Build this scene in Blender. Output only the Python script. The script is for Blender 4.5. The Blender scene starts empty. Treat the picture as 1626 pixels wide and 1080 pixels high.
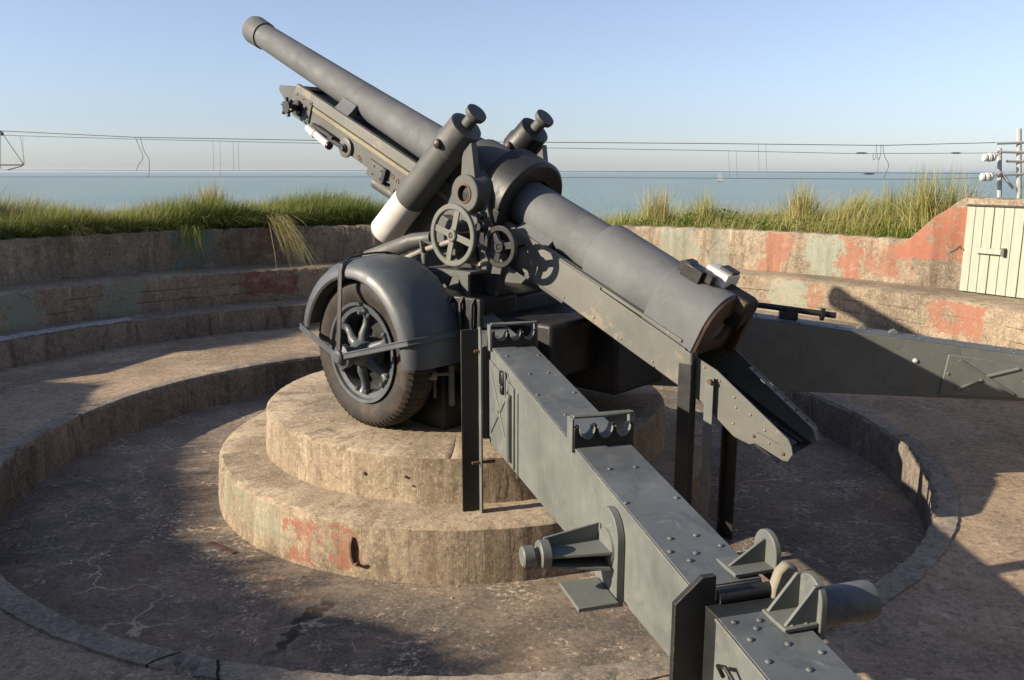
import bpy, math, random
import numpy as np
from mathutils import Vector as V, Matrix
random.seed(7)
rng = np.random.default_rng(7)
S = bpy.context.scene
COL = S.collection
R = math.radians

# ------------------------------------------------------------------ camera
cam = bpy.data.cameras.new('camera'); co = bpy.data.objects.new('camera', cam); COL.objects.link(co)
co.location = (.378, -6.996, 2.556)
co.rotation_euler = (R(90 - 11.25), 0, 0)
cam.sensor_width = 36; cam.lens = 36 * 1350 / 1626
cam.clip_start = .05; cam.clip_end = 60000
S.camera = co
# ------------------------------------------------------------------ light
SUN_AZ, SUN_EL = 16, 23          # sun from the left, a little behind the camera
SV = V((-math.cos(R(SUN_AZ)) * math.cos(R(SUN_EL)), -math.sin(R(SUN_AZ)) * math.cos(R(SUN_EL)), math.sin(R(SUN_EL))))
w = bpy.data.worlds.new("World"); S.world = w; w.use_nodes = True
nt = w.node_tree; bg = nt.nodes['Background']
sky = nt.nodes.new('ShaderNodeTexSky'); sky.sky_type = 'NISHITA'; sky.sun_disc = False
sky.sun_elevation = R(SUN_EL); sky.sun_rotation = math.atan2(SV.x, SV.y)
sky.altitude = 0; sky.air_density = 1.0; sky.dust_density = .5; sky.ozone_density = 4
hz = nt.nodes.new('ShaderNodeMix'); hz.data_type = 'RGBA'; hz.blend_type = 'MULTIPLY'; hz.inputs[0].default_value = 1; hz.inputs[7].default_value = (.86, .87, .98, 1)
hs = nt.nodes.new('ShaderNodeHueSaturation'); hs.inputs['Saturation'].default_value = .66
nt.links.new(sky.outputs[0], hs.inputs['Color']); nt.links.new(hs.outputs[0], hz.inputs[6]); nt.links.new(hz.outputs[2], bg.inputs[0]); bg.inputs[1].default_value = .090
sun = bpy.data.lights.new('sun', 'SUN'); so = bpy.data.objects.new('sun', sun); COL.objects.link(so)
sun.energy = 5.0; sun.angle = R(.55); sun.color = (1, .85, .66)
so.rotation_euler = (-SV).to_track_quat('-Z', 'Y').to_euler()
S.view_settings.view_transform = 'Standard'; S.view_settings.look = 'None'
S.view_settings.exposure = .98; S.view_settings.gamma = 1

# ------------------------------------------------------------------ helpers
ORG = {}
def thing(name, label, cat, loc=(0, 0, 0), group=None):
    o = bpy.data.objects.new(name, None); COL.objects.link(o); o.location = loc; o.empty_display_size = .2
    o['label'] = label; o['category'] = cat
    if group: o['group'] = group
    ORG[o.name] = V(loc); return o
def org(p):
    while p is not None:
        if p.name in ORG: return ORG[p.name]
        p = p.parent
    return V((0, 0, 0))
class MB:
    def __init__(s): s.v = []; s.f = []
    def add(s, vs, fs):
        b = len(s.v); s.v += [V(q) for q in vs]; s.f += [tuple(b + i for i in q) for q in fs]; return s
    def box(s, c, ax, h):
        c = V(c); a, b, d = [V(q) for q in ax]; vs = []
        for i in (-1, 1):
            for j in (-1, 1):
                for k in (-1, 1): vs.append(c + a * h[0] * i + b * h[1] * j + d * h[2] * k)
        return s.add(vs, [(0, 1, 3, 2), (4, 6, 7, 5), (0, 4, 5, 1), (2, 3, 7, 6), (0, 2, 6, 4), (1, 5, 7, 3)])
    def hexa(s, q):  # 8 corners: 4 bottom ring, 4 top ring
        return s.add(q, [(0, 3, 2, 1), (4, 5, 6, 7), (0, 1, 5, 4), (1, 2, 6, 5), (2, 3, 7, 6), (3, 0, 4, 7)])
    def lathe(s, p, ax, prof, n=32, a0=0, a1=360, ref=None, closed=False):
        p = V(p); ax = V(ax).normalized()
        u = V(ref) if ref is not None else (V((0, 0, 1)) if abs(ax.z) < .9 else V((1, 0, 0)))
        u = (u - ax * u.dot(ax)).normalized(); w_ = ax.cross(u)
        full = abs(a1 - a0) >= 359.9; m = n if full else n + 1
        vs = []
        for (t, r) in prof:
            for i in range(m):
                a = R(a0 + (a1 - a0) * i / n); vs.append(p + ax * t + (u * math.cos(a) + w_ * math.sin(a)) * r)
        fs = []; K = len(prof)
        for k in range(K if closed else K - 1):
            k2 = (k + 1) % K
            for i in range(n):
                j = (i + 1) % m; fs.append((k * m + i, k * m + j, k2 * m + j, k2 * m + i))
        if not full and closed:
            fs.append(tuple(k * m for k in range(K))[::-1]); fs.append(tuple(k * m + n for k in range(K)))
        if full and not closed:
            if prof[0][1] > 1e-5: fs.append(tuple(range(m))[::-1])
            if prof[-1][1] > 1e-5: fs.append(tuple((K - 1) * m + i for i in range(m)))
        return s.add(vs, fs)
    def cyl(s, a, b, r, r2=None, n=20):
        a = V(a); b = V(b); return s.lathe(a, b - a, [(0, r), ((b - a).length, r if r2 is None else r2)], n)
    def prism(s, poly, o, ux, uy, t0, t1):
        o = V(o); ux = V(ux); uy = V(uy); n = ux.cross(uy); k = len(poly)
        vs = [o + ux * x + uy * y + n * t0 for x, y in poly] + [o + ux * x + uy * y + n * t1 for x, y in poly]
        fs = [tuple(range(k))[::-1], tuple(range(k, 2 * k))] + [(i, (i + 1) % k, k + (i + 1) % k, k + i) for i in range(k)]
        return s.add(vs, fs)
    def tube(s, pts, r, n=10, cap=True):
        pts = [V(q) for q in pts]; m = len(pts); t0 = (pts[1] - pts[0]).normalized()
        u = t0.orthogonal().normalized(); vs = []
        for i, q in enumerate(pts):
            t = (pts[min(i + 1, m - 1)] - pts[max(i - 1, 0)]).normalized()
            u = (u - t * u.dot(t)).normalized(); w_ = t.cross(u); rr = r[i] if isinstance(r, (list, tuple)) else r
            for j in range(n):
                a = 2 * math.pi * j / n; vs.append(q + (u * math.cos(a) + w_ * math.sin(a)) * rr)
        fs = [(i * n + j, i * n + (j + 1) % n, (i + 1) * n + (j + 1) % n, (i + 1) * n + j) for i in range(m - 1) for j in range(n)]
        if cap: fs += [tuple(range(n))[::-1], tuple((m - 1) * n + j for j in range(n))]
        return s.add(vs, fs)
    def build(s, name, mat, parent=None, bevel=0, smooth=32, label=None, cat=None, kind=None, group=None, loc=None):
        o0 = org(parent) if parent is not None else (V(loc) if loc is not None else V((0, 0, 0)))
        me = bpy.data.meshes.new(name); me.from_pydata([tuple(q - o0) for q in s.v], [], s.f)
        me.validate(); me.update()
        import bmesh
        bm = bmesh.new(); bm.from_mesh(me); bmesh.ops.recalc_face_normals(bm, faces=bm.faces); bm.to_mesh(me); bm.free()
        me.materials.append(mat)
        if smooth:
            me.polygons.foreach_set('use_smooth', [True] * len(me.polygons)); me.set_sharp_from_angle(angle=R(smooth))
        o = bpy.data.objects.new(name, me); COL.objects.link(o)
        if parent is not None: o.parent = parent
        elif loc is not None: o.location = loc; ORG[o.name] = V(loc)
        if bevel:
            b = o.modifiers.new('bevel', 'BEVEL'); b.width = bevel; b.segments = 2; b.limit_method = 'ANGLE'; b.angle_limit = R(35); b.harden_normals = False
        if label: o['label'] = label
        if cat: o['category'] = cat
        if kind: o['kind'] = kind
        if group: o['group'] = group
        return o
def dup(o, parent, loc, rot=None, mat=None):
    c = o.copy(); COL.objects.link(c); c.parent = parent; c.location = V(loc) - org(parent)
    if rot is not None: c.rotation_mode = 'QUATERNION'; c.rotation_quaternion = rot
    return c

# ------------------------------------------------------------------ materials
class NT:
    def __init__(s, name):
        s.m = bpy.data.materials.new(name); s.m.use_nodes = True; s.t = s.m.node_tree; s.b = s.t.nodes['Principled BSDF']
        s.out = s.t.nodes['Material Output']
    def n(s, ty, **k):
        q = s.t.nodes.new(ty)
        for a, b in k.items(): setattr(q, a, b)
        return q
    def L(s, a, b): s.t.links.new(a, b)
    def geo(s):
        if not hasattr(s, '_g'): s._g = s.n('ShaderNodeNewGeometry').outputs['Position']
        return s._g
    def mapping(s, sc=(1, 1, 1), src=None, rot=(0, 0, 0)):
        m = s.n('ShaderNodeMapping'); m.inputs['Scale'].default_value = sc; m.inputs['Rotation'].default_value = rot
        s.L(src or s.geo(), m.inputs['Vector']); return m.outputs[0]
    def noise(s, scale, detail=4, rough=.55, vec=None, dist=0):
        q = s.n('ShaderNodeTexNoise'); q.inputs['Scale'].default_value = scale; q.inputs['Detail'].default_value = detail
        q.inputs['Roughness'].default_value = rough; q.inputs['Distortion'].default_value = dist
        s.L(vec or s.geo(), q.inputs['Vector']); return q.outputs['Fac']
    def ramp(s, x, a, b, c0=0, c1=1):
        q = s.n('ShaderNodeMapRange'); q.interpolation_type = 'SMOOTHSTEP'
        q.inputs['From Min'].default_value = a; q.inputs['From Max'].default_value = b; q.inputs['To Min'].default_value = c0; q.inputs['To Max'].default_value = c1
        s.L(x, q.inputs['Value']); return q.outputs[0]
    def math(s, op, a, b=None, c=None):
        q = s.n('ShaderNodeMath', operation=op)
        for i, x in enumerate((a, b, c)):
            if x is None: continue
            if isinstance(x, (int, float)): q.inputs[i].default_value = x
            else: s.L(x, q.inputs[i])
        return q.outputs[0]
    def mix(s, f, a, b, mode='MIX'):
        q = s.n('ShaderNodeMix', data_type='RGBA', blend_type=mode)
        for i, x in ((0, f), (6, a), (7, b)):
            if isinstance(x, (int, float)): q.inputs[i].default_value = x
            elif isinstance(x, tuple): q.inputs[i].default_value = (*x, 1)
            else: s.L(x, q.inputs[i])
        return q.outputs[2]
    def bump(s, h, strength, dist, prev=None):
        q = s.n('ShaderNodeBump'); q.inputs['Strength'].default_value = strength; q.inputs['Distance'].default_value = dist
        s.L(h, q.inputs['Height'])
        if prev is not None: s.L(prev, q.inputs['Normal'])
        return q.outputs[0]
    def done(s, col=None, rough=None, nrm=None):
        if col is not None:
            if isinstance(col, tuple): s.b.inputs['Base Color'].default_value = (*col, 1)
            else: s.L(col, s.b.inputs['Base Color'])
        if rough is not None:
            if isinstance(rough, (int, float)): s.b.inputs['Roughness'].default_value = rough
            else: s.L(rough, s.b.inputs['Roughness'])
        if nrm is not None: s.L(nrm, s.b.inputs['Normal'])
        return s.m

def metal(name, col, rough=.48, rust=.5, dust=.5, spec=.5, bmp=.15, edge=0):
    k = NT(name)
    big = k.noise(2.2, 5, .6); mid = k.noise(9, 5, .65); fine = k.noise(60, 3, .6)
    c = k.mix(k.ramp(big, .3, .7), tuple(x * .86 for x in col), tuple(x * 1.14 for x in col))
    c = k.mix(k.math('MULTIPLY', k.ramp(mid, .5, .75), .5 * dust), c, (col[0] * 1.5 + .02, col[1] * 1.42 + .015, col[2] * 1.3 + .01))
    sm = k.noise(3.4, 9, .74, dist=1.0)
    c = k.mix(k.math('MULTIPLY', k.ramp(sm, .50, .64), .55 * dust), c, tuple(x * .5 for x in col))
    c = k.mix(k.math('MULTIPLY', k.ramp(k.noise(5.5, 9, .78, dist=.6), .60, .68), .45 * dust), c, (col[0] * 1.9 + .03, col[1] * 1.85 + .03, col[2] * 1.75 + .03))
    st = k.noise(5, 4, .6, k.mapping((3, 3, .35)))
    c = k.mix(k.math('MULTIPLY', k.ramp(st, .56, .72), .35 * dust), c, tuple(x * .6 for x in col))
    r1 = k.ramp(k.noise(22, 6, .7), .69, .76)
    c = k.mix(k.math('MULTIPLY', r1, rust), c, (.17, .07, .03))
    k.b.inputs['Specular IOR Level'].default_value = spec
    if edge:
        bv = k.n('ShaderNodeBevel', samples=3); bv.inputs['Radius'].default_value = .007
        gg = k.n('ShaderNodeNewGeometry'); dt = k.n('ShaderNodeVectorMath', operation='DOT_PRODUCT'); k.L(bv.outputs[0], dt.inputs[0]); k.L(gg.outputs['Normal'], dt.inputs[1])
        em = k.math('MULTIPLY', k.ramp(dt.outputs['Value'], .80, .97, 1, 0), k.ramp(k.noise(30, 5, .7), .42, .6))
        c = k.mix(k.math('MULTIPLY', em, edge), c, (.26, .21, .15))
    sp_ = k.noise(130, 3, .6)
    c = k.mix(k.math('MULTIPLY', k.ramp(sp_, .68, .73), .35 * dust), c, (.22, .20, .17))
    ro = k.ramp(mid, .3, .8, rough - .07, rough + .16)
    n1 = k.bump(k.noise(180, 2, .5), .12, .002)
    n1 = k.bump(k.noise(6, 3, .5), bmp, .006, n1)
    return k.done(c, ro, n1)
GUN = metal('gun_grey_paint', (.076, .080, .077), .55, .25, .4, spec=.4, bmp=.05, edge=.5)
BAR = metal('barrel_grey_paint', (.105, .112, .119), .70, .10, .35, spec=.35, bmp=.03)
TRL = metal('trail_grey_green_paint', (.108, .120, .113), .6, .4, .6, edge=.7)
TOPM = metal('worn_blue_grey_paint', (.088, .100, .106), .52, .35, 1.0, edge=.6)
DRK = metal('grey_paint_with_shade', (.012, .0135, .0145), .5, .15, .4, edge=.5)  # grey paint blackened: shade of the carriage and shaded plates is in its colour
BLK = metal('black_oily_steel', (.006, .006, .0065), .45, .2, .3)
FEN = metal('fender_grey_paint', (.060, .069, .078), .45, .1, .3, bmp=.06)
WHT = metal('white_paint', (.58, .56, .53), .5, .15, .1)
RST = metal('rusty_steel', (.10, .055, .03), .75, .9, .6)
BRS = metal('brown_worn_steel', (.055, .036, .024), .5, .6, .5)
STRIP = metal('ochre_worn_paint', (.20, .18, .12), .7, .6, .6)
PALE = metal('pale_steel', (.19, .18, .155), .6, .5, .5)

# sandy worn lower edge of the cradle trough
STRIP2 = metal('flaking_beige_paint', (.20, .185, .145), .8, .8, .9)
def worn_trough():
    k = NT('trough_paint_worn_to_bare')
    big = k.noise(2.2, 5, .6); mid = k.noise(14, 6, .7)
    c = k.mix(k.ramp(big, .3, .7), (.095, .100, .090), (.125, .128, .114))
    c = k.mix(k.ramp(k.math('ADD', k.math('MULTIPLY', mid, .6), k.math('MULTIPLY', k.noise(3, 3, .5), .45)), .58, .66, 0, .6), c, (.24, .19, .125))
    ro = k.ramp(mid, .3, .8, .45, .7)
    return k.done(c, ro, k.bump(k.noise(70, 4, .6), .3, .003))
TRG = worn_trough()

def rubber():
    k = NT('weathered_tyre_rubber')
    c = k.mix(k.ramp(k.noise(7, 5, .65), .4, .68), (.014, .012, .011), (.05, .036, .026))
    c = k.mix(k.math('MULTIPLY', k.ramp(k.noise(26, 6, .7), .66, .74), .5), c, (.12, .095, .07))
    return k.done(c, .75, k.bump(k.noise(90, 4, .6), .3, .002))
RUB = rubber()

def concrete(name, base, dark, light, patches=None, streak=.6, pit=1., crack=.5, efflo=.0, cen=(-.3, .1), brown=.0, rough=.92, groove=False, cuts=(), wobk=8.0, boards=0, bcen=(0, 0), lifts=()):
    k = NT(name)
    n1 = k.noise(.55, 6, .6, dist=.6); n2 = k.noise(3.1, 8, .68); n3 = k.noise(17, 8, .72); n4 = k.noise(95, 4, .7)
    c = k.mix(k.ramp(n1, .32, .68), dark, base)
    c = k.mix(k.ramp(n2, .42, .70, 0, .5), c, light)
    c = k.mix(k.ramp(n3, .46, .64, 0, .55), c, tuple(x * .5 for x in dark))
    c = k.mix(k.ramp(k.noise(42, 7, .78), .50, .62, 0, .5), c, tuple(min(1, x * 1.15) for x in light))
    c = k.mix(k.ramp(k.noise(160, 3, .7), .54, .64, 0, .45), c, tuple(x * .45 for x in dark))
    if brown: c = k.mix(k.ramp(k.noise(1.1, 7, .65, dist=1.5), .5, .68, 0, brown), c, (.17, .105, .06))
    # vertical run marks (only on faces that stand upright)
    g = k.n('ShaderNodeNewGeometry'); sx = k.n('ShaderNodeSeparateXYZ'); k.L(g.outputs['Normal'], sx.inputs[0])
    vert = k.ramp(k.math('ABSOLUTE', sx.outputs[2]), .3, .75, 1, 0)
    stn = k.noise(3.2, 7, .7, k.mapping((2.2, 2.2, .35)), 0.6)
    stn2 = k.noise(4.5, 6, .7, k.mapping((3, 3, .16)), .4)
    c = k.mix(k.math('MULTIPLY', vert, k.ramp(stn, .48, .7, 0, streak)), c, tuple(x * .45 for x in dark))
    c = k.mix(k.math('MULTIPLY', vert, k.ramp(stn2, .62, .72, 0, streak * .8)), c, tuple(min(1, x * 1.5) for x in light))
    if boards:   # marks of the shuttering boards
        b1 = k.n('ShaderNodeSeparateXYZ'); k.L(k.geo(), b1.inputs[0])
        ba = k.math('MULTIPLY', k.math('ARCTAN2', b1.outputs[1], b1.outputs[0]), 180 / math.pi / boards)
        ba = k.math('ADD', ba, k.math('MULTIPLY', k.noise(1.1, 2, .5), .5)); fl_ = k.math('FLOOR', ba); fr_ = k.math('SUBTRACT', ba, fl_)
        wn = k.n('ShaderNodeTexWhiteNoise', noise_dimensions='1D'); k.L(fl_, wn.inputs['W'])
        c = k.mix(k.math('MULTIPLY', vert, k.ramp(wn.outputs['Value'], .2, 1, 0, .38)), c, tuple(x * .8 for x in dark))
        bl = k.math('MULTIPLY', k.math('MULTIPLY', vert, k.ramp(k.math('ABSOLUTE', k.math('SUBTRACT', fr_, .5)), .482, .497)), k.ramp(k.noise(3, 5, .7), .42, .56))
        c = k.mix(k.math('MULTIPLY', bl, .75), c, tuple(x * .35 for x in dark))
    for zl in lifts:
        b2 = k.n('ShaderNodeSeparateXYZ'); k.L(k.geo(), b2.inputs[0])
        dz_ = k.math('ABSOLUTE', k.math('ADD', k.math('SUBTRACT', b2.outputs[2], zl), k.math('MULTIPLY', k.math('SUBTRACT', k.noise(3, 4, .6), .5), .03)))
        c = k.mix(k.math('MULTIPLY', k.math('MULTIPLY', vert, k.ramp(dz_, .003, .008, 1, 0)), k.ramp(k.noise(1.6, 4, .6), .42, .54, 0, .8)), c, tuple(x * .3 for x in dark))
    # painted camouflage patches
    P = k.geo(); sp = k.n('ShaderNodeSeparateXYZ'); k.L(P, sp.inputs[0])
    wob = k.math('MULTIPLY', k.math('SUBTRACT', k.noise(5, 6, .7), .5), 1.0)
    ang = None; h = sp.outputs[2]
    if patches:
        ang = k.math('MULTIPLY', k.math('ARCTAN2', k.math('SUBTRACT', sp.outputs[1], cen[1]), k.math('SUBTRACT', sp.outputs[0], cen[0])), 180 / math.pi)
        wear = k.ramp(k.math('ADD', k.math('MULTIPLY', k.noise(10, 9, .8), .65), k.math('MULTIPLY', k.noise(2.2, 4, .6), .35)), .40, .52)
        for (a0, a1, z0, z1, sl, col, st) in patches:
            aa = k.math('ADD', ang, k.math('ADD', k.math('MULTIPLY', h, sl), k.math('MULTIPLY', wob, wobk)))
            zz = k.math('ADD', h, k.math('MULTIPLY', k.math('SUBTRACT', k.noise(7, 7, .75), .5), .32))
            m = k.math('MULTIPLY', k.math('MULTIPLY', k.ramp(aa, a0 - .25, a0 + .25), k.ramp(aa, a1 - .25, a1 + .25, 1, 0)),
                       k.math('MULTIPLY', k.ramp(zz, z0 - .01, z0 + .01), k.ramp(zz, z1 - .01, z1 + .01, 1, 0)))
            m = k.math('MULTIPLY', k.math('MULTIPLY', m, k.math('MULTIPLY', wear, vert)), st)
            c = k.mix(m, c, col)
    # efflorescence
    if efflo:
        e1 = k.noise(2.0, 9, .72, dist=1.2); e2 = k.noise(26, 6, .8)
        e = k.math('MULTIPLY', k.ramp(e1, .49, .62), k.ramp(e2, .50, .62))
        c = k.mix(k.math('MULTIPLY', e, efflo), c, tuple(min(1, x * 1.7 + .05) for x in light))
    if groove:   # broken drainage joint in the pit floor
        gx, gy = -.835, -2.53; dx, dy = .30, .954
        q1 = k.math('SUBTRACT', sp.outputs[0], gx); q2 = k.math('SUBTRACT', sp.outputs[1], gy)
        dist_ = k.math('ABSOLUTE', k.math('ADD', k.math('SUBTRACT', k.math('MULTIPLY', q1, dy), k.math('MULTIPLY', q2, dx)), k.math('MULTIPLY', wob, .35)))
        al = k.math('ABSOLUTE', k.math('ADD', k.math('MULTIPLY', q1, dx), k.math('MULTIPLY', q2, dy)))
        lim = k.math('MULTIPLY', k.ramp(al, .22, .42, 1, 0), k.ramp(k.noise(6, 4, .6), .30, .45))
        c = k.mix(k.math('MULTIPLY', k.math('MULTIPLY', lim, k.ramp(dist_, .02, .10, 1, 0)), .5), c, (.24, .21, .17))
        gm = k.math('MULTIPLY', lim, k.ramp(dist_, .02, .05, 1, 0)); c = k.mix(k.math('MULTIPLY', gm, .9), c, (.03, .024, .018))
    for (ca, sl) in cuts:
        an = k.math('MULTIPLY', k.math('ARCTAN2', sp.outputs[1], sp.outputs[0]), 180 / math.pi)
        rr_ = k.math('SQRT', k.math('ADD', k.math('MULTIPLY', sp.outputs[0], sp.outputs[0]), k.math('MULTIPLY', sp.outputs[1], sp.outputs[1])))
        dd_ = k.math('ABSOLUTE', k.math('ADD', k.math('SUBTRACT', an, ca), k.math('ADD', k.math('MULTIPLY', k.math('SUBTRACT', rr_, 3.67), sl), k.math('MULTIPLY', wob, 1.4))))
        c = k.mix(k.ramp(dd_, .08, .2, 1, 0), c, (.015, .012, .01))
    # cracks
    vo = k.n('ShaderNodeTexVoronoi', feature='DISTANCE_TO_EDGE'); vo.inputs['Scale'].default_value = .75
    wv = k.n('ShaderNodeVectorMath', operation='ADD'); nv = k.n('ShaderNodeTexNoise'); nv.inputs['Scale'].default_value = 2.5; nv.inputs['Detail'].default_value = 8
    k.L(P, nv.inputs['Vector']); sc = k.n('ShaderNodeVectorMath', operation='SCALE'); sc.inputs['Scale'].default_value = .7
    k.L(nv.outputs['Color'], sc.inputs[0]); k.L(P, wv.inputs[0]); k.L(sc.outputs[0], wv.inputs[1]); k.L(wv.outputs[0], vo.inputs['Vector'])
    cr = k.math('MULTIPLY', k.ramp(vo.outputs['Distance'], .002, .009, 1, 0), k.ramp(k.noise(1.3, 3, .5), .5, .6))
    if crack < 0: c = k.mix(k.math('MULTIPLY', cr, -crack), c, tuple(min(1, x * 1.5 + .06) for x in light))
    else: c = k.mix(k.math('MULTIPLY', cr, crack), c, (.02, .018, .015))
    # pits
    vp = k.n('ShaderNodeTexVoronoi'); vp.inputs['Scale'].default_value = 24; k.L(P, vp.inputs['Vector'])
    pt = k.math('MULTIPLY', k.ramp(vp.outputs['Distance'], .08, .2, 1, 0), k.ramp(k.noise(4, 3, .5), .5, .62))
    c = k.mix(k.math('MULTIPLY', pt, .7 * pit), c, tuple(x * .3 for x in dark))
    nr = k.bump(n4, .35, .003)
    nr = k.bump(n3, .5, .008, nr)
    nr = k.bump(n2, .4, .014, nr)
    nr = k.bump(pt, -.6 * pit, .01, nr) if pit else nr
    nr = k.bump(k.math('MULTIPLY', vert, stn2), .25, .02, nr)
    k.b.inputs['Specular IOR Level'].default_value = .3
    return k.done(c, rough, nr)
RED = (.27, .11, .072); GRN = (.22, .25, .20); DRED = (.17, .07, .05)
CB, CD, CL = (.29, .228, .158), (.155, .125, .092), (.42, .35, .25)
C_FLOOR = concrete('pit_floor_concrete', (.225, .176, .128), (.084, .078, .071), (.33, .26, .19), groove=True, efflo=1., crack=-.6, brown=.3, pit=.5)
C_PLAT = concrete('platform_concrete', (.35, .262, .175), (.155, .124, .092), (.46, .36, .25), efflo=.35, crack=.3, brown=.35, pit=.6)
C_RING = concrete('pit_wall_concrete', (.185, .158, .128), (.085, .074, .062), (.31, .27, .21), boards=5.2, bcen=(0, 0), streak=.6, crack=.5)
C_COPE = concrete('coping_concrete', (.25, .215, .17), (.15, .13, .105), (.38, .33, .26), streak=.4, crack=.6, cuts=((-109.2, 6), (-104.8, -9), (-60, 3), (172, 2)))
C_PED = concrete('pedestal_concrete', (.34, .27, .185), (.18, .142, .10), (.49, .41, .30), boards=4.6, streak=.45, crack=.35, wobk=26, cen=(0, 0), efflo=.15,
    patches=[(-123.5, -116.5, .02, .30, 0, RED, .9), (-113.5, -107, .05, .33, 0, RED, .85), (-150, -125, .12, .36, 0, (.22, .27, .20), .35)])
C_STEP = concrete('step_concrete', (.25, .205, .155), (.15, .12, .09), (.38, .31, .23), streak=.8, crack=.5, pit=.8)
C_BENCH = concrete('bench_concrete', CB, CD, CL, lifts=(.79, .94), streak=.45, crack=.5, patches=[
    (147.5, 152, .6, 1.2, 0, GRN, .8), (137.5, 142.5, .6, 1.2, 3, GRN, .8), (114.5, 121.8, .75, 1.2, 0, DRED, .95), (41.4, 46.8, .6, 1.2, 0, GRN, .75),
    (39.8, 41.4, .6, 1.2, 0, RED, .6), (19.5, 26, .74, 1.12, 0, RED, .85), (60, 66, .6, 1.2, 0, GRN, .6)])
C_PAR = concrete('parapet_concrete', (.30, .242, .172), (.15, .122, .09), (.44, .375, .275), streak=.6, crack=.4, patches=[
    (124, 128.5, 1.1, 1.8, 0, (.10, .17, .18), 1.0), (117, 123, 1.1, 1.8, 2, DRED, .5), (133, 141, 1.1, 1.8, 12, (.12, .09, .07), .5), (149, 153, 1.1, 1.8, 0, GRN, .5),
    (51.5, 54.8, 1.1, 1.75, 3, RED, .75), (41.2, 45, 1.1, 1.8, 0, GRN, .8), (38.9, 41.0, 1.1, 1.8, 0, RED, .85), (55.5, 57.5, 1.1, 1.8, 0, GRN, .5),
    (-0.5, 3.6, -5, 5, -22, RED, .0), (59.5, 64, 1.1, 1.8, 0, GRN, .7), (24.5, 34.5, 1.48, 2.12, 0, RED, .95), (33, 38, 1.2, 1.66, 0, RED, .6)])
C_PAR_PLAIN = C_PAR

# ------------------------------------------------------------------ concrete gallery (rings)
def ring_mesh(cen, prof, a0, a1, n, jit=.0, seed=1, closed=True, chip=None):
    """profile (r,z) swept about a vertical axis; jit roughens the vertices, chip = indices of edge vertices knocked back"""
    rg = np.random.default_rng(seed); full = abs(a1 - a0) > 359.9; m = n if full else n + 1
    # smooth random walk around the ring
    def wave(amp):
        x = np.zeros(m)
        for q in (3, 7, 13, 29, 61, 97): x += rg.normal() * np.sin(np.arange(m) * 2 * np.pi * q / m + rg.uniform(0, 6.3)) / q ** .5
        return x * amp * .35
    b = MB(); vs = []; K = len(prof)
    for ki, (r, z) in enumerate(prof):
        dr = wave(jit) + rg.normal(0, jit * .35, m); dz = wave(jit * .6) + rg.normal(0, jit * .2, m)
        if chip and ki in chip:
            c_ = np.clip(wave(1) + rg.normal(0, .45, m) - .75, 0, 1) * .045
            sgn = chip[ki]; dr += c_ * sgn[0]; dz += c_ * sgn[1]
        for i in range(m):
            a = R(a0 + (a1 - a0) * i / n); vs.append((cen[0] + (r + dr[i]) * math.cos(a), cen[1] + (r + dr[i]) * math.sin(a), z + dz[i]))
    fs = []
    for k in range(K if closed else K - 1):
        k2 = (k + 1) % K
        for i in range(n):
            j = (i + 1) % m; fs.append((k * m + i, k * m + j, k2 * m + j, k2 * m + i))
    if closed and not full: fs += [tuple(k * m for k in range(K))[::-1], tuple(k * m + n for k in range(K))]
    b.add(vs, fs); return b
C0 = (0, 0); C1 = (-.3, .1)
# pit floor disc
b = MB(); vs = [(0, 0, 0)]; NN = 96
for r in (1, 2, 3, 3.75):
    for i in range(NN): a = 2 * math.pi * i / NN; vs.append((r * math.cos(a), r * math.sin(a), 0))
fs = [(0, 1 + i, 1 + (i + 1) % NN) for i in range(NN)]
for k in range(3): fs += [(1 + k * NN + i, 1 + (k + 1) * NN + i, 1 + (k + 1) * NN + (i + 1) % NN, 1 + k * NN + (i + 1) % NN) for i in range(NN)]
b.add(vs, fs).build('pit_floor', C_FLOOR, kind='structure')
ring_mesh(C0, [(3.58, -.2), (3.58, .1), (3.58, .22), (3.585, .34), (3.60, .355), (3.74, .355), (3.76, .2), (3.76, -.2)], 0, 360, 420, .006, 3, chip={3: (1, -1), 4: (.5, -1)}).build('pit_wall', C_RING, kind='structure', smooth=40)
ring_mesh(C0, [(3.597, .30), (3.602, .366), (3.62, .372), (3.745, .372), (3.755, .30)], 0, 360, 520, .009, 5, chip={1: (1.2, -1), 2: (1, -1), 3: (-2, -1)}).build('pit_coping', C_COPE, kind='structure', smooth=40)
# platform, slightly falling outwards
ring_mesh(C0, [(3.70, .360), (4.1, .358), (4.6, .345), (5.2, .325), (5.9, .31), (6.6, .31)], 0, 360, 200, .003, 8, closed=False).build('platform', C_PLAT, kind='structure')
# low step
stp = ring_mesh(C1, [(5.72, .1), (5.72, .36), (5.72, .52), (5.73, .625), (5.755, .64), (6.0, .655), (6.5, .66), (6.5, .1)], 12, 158, 420, .006, 11, chip={3: (1, -1.2), 4: (1, -1)})
stp.build('concrete_step', C_STEP, smooth=40, label='low concrete step with flaking white edge at the foot of the curved bench', cat='step')
ring_mesh(C1, [(5.735, .640), (5.74, .652), (5.76, .657), (5.89, .664), (5.91, .655)], 138, 158, 260, .016, 17, closed=False, chip={1: (2, -1), 3: (-3, 0)}).build('edge_paint', NT('flaking_white_paint').done((.34, .34, .32), .8), label='flaking white paint strip along the edge of the low left step', cat='paint strip')
ring_mesh(C1, [(6.17, .5), (6.17, .7), (6.17, .9), (6.175, 1.10), (6.205, 1.125), (6.5, 1.13), (6.9, 1.135), (6.9, .5)], 8, 158, 420, .005, 21, chip={3: (1, -1.2), 4: (.6, -.8)}).build('concrete_bench', C_BENCH, smooth=40, label='curved concrete bench with red and green camouflage patches below the parapet', cat='bench')
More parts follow.
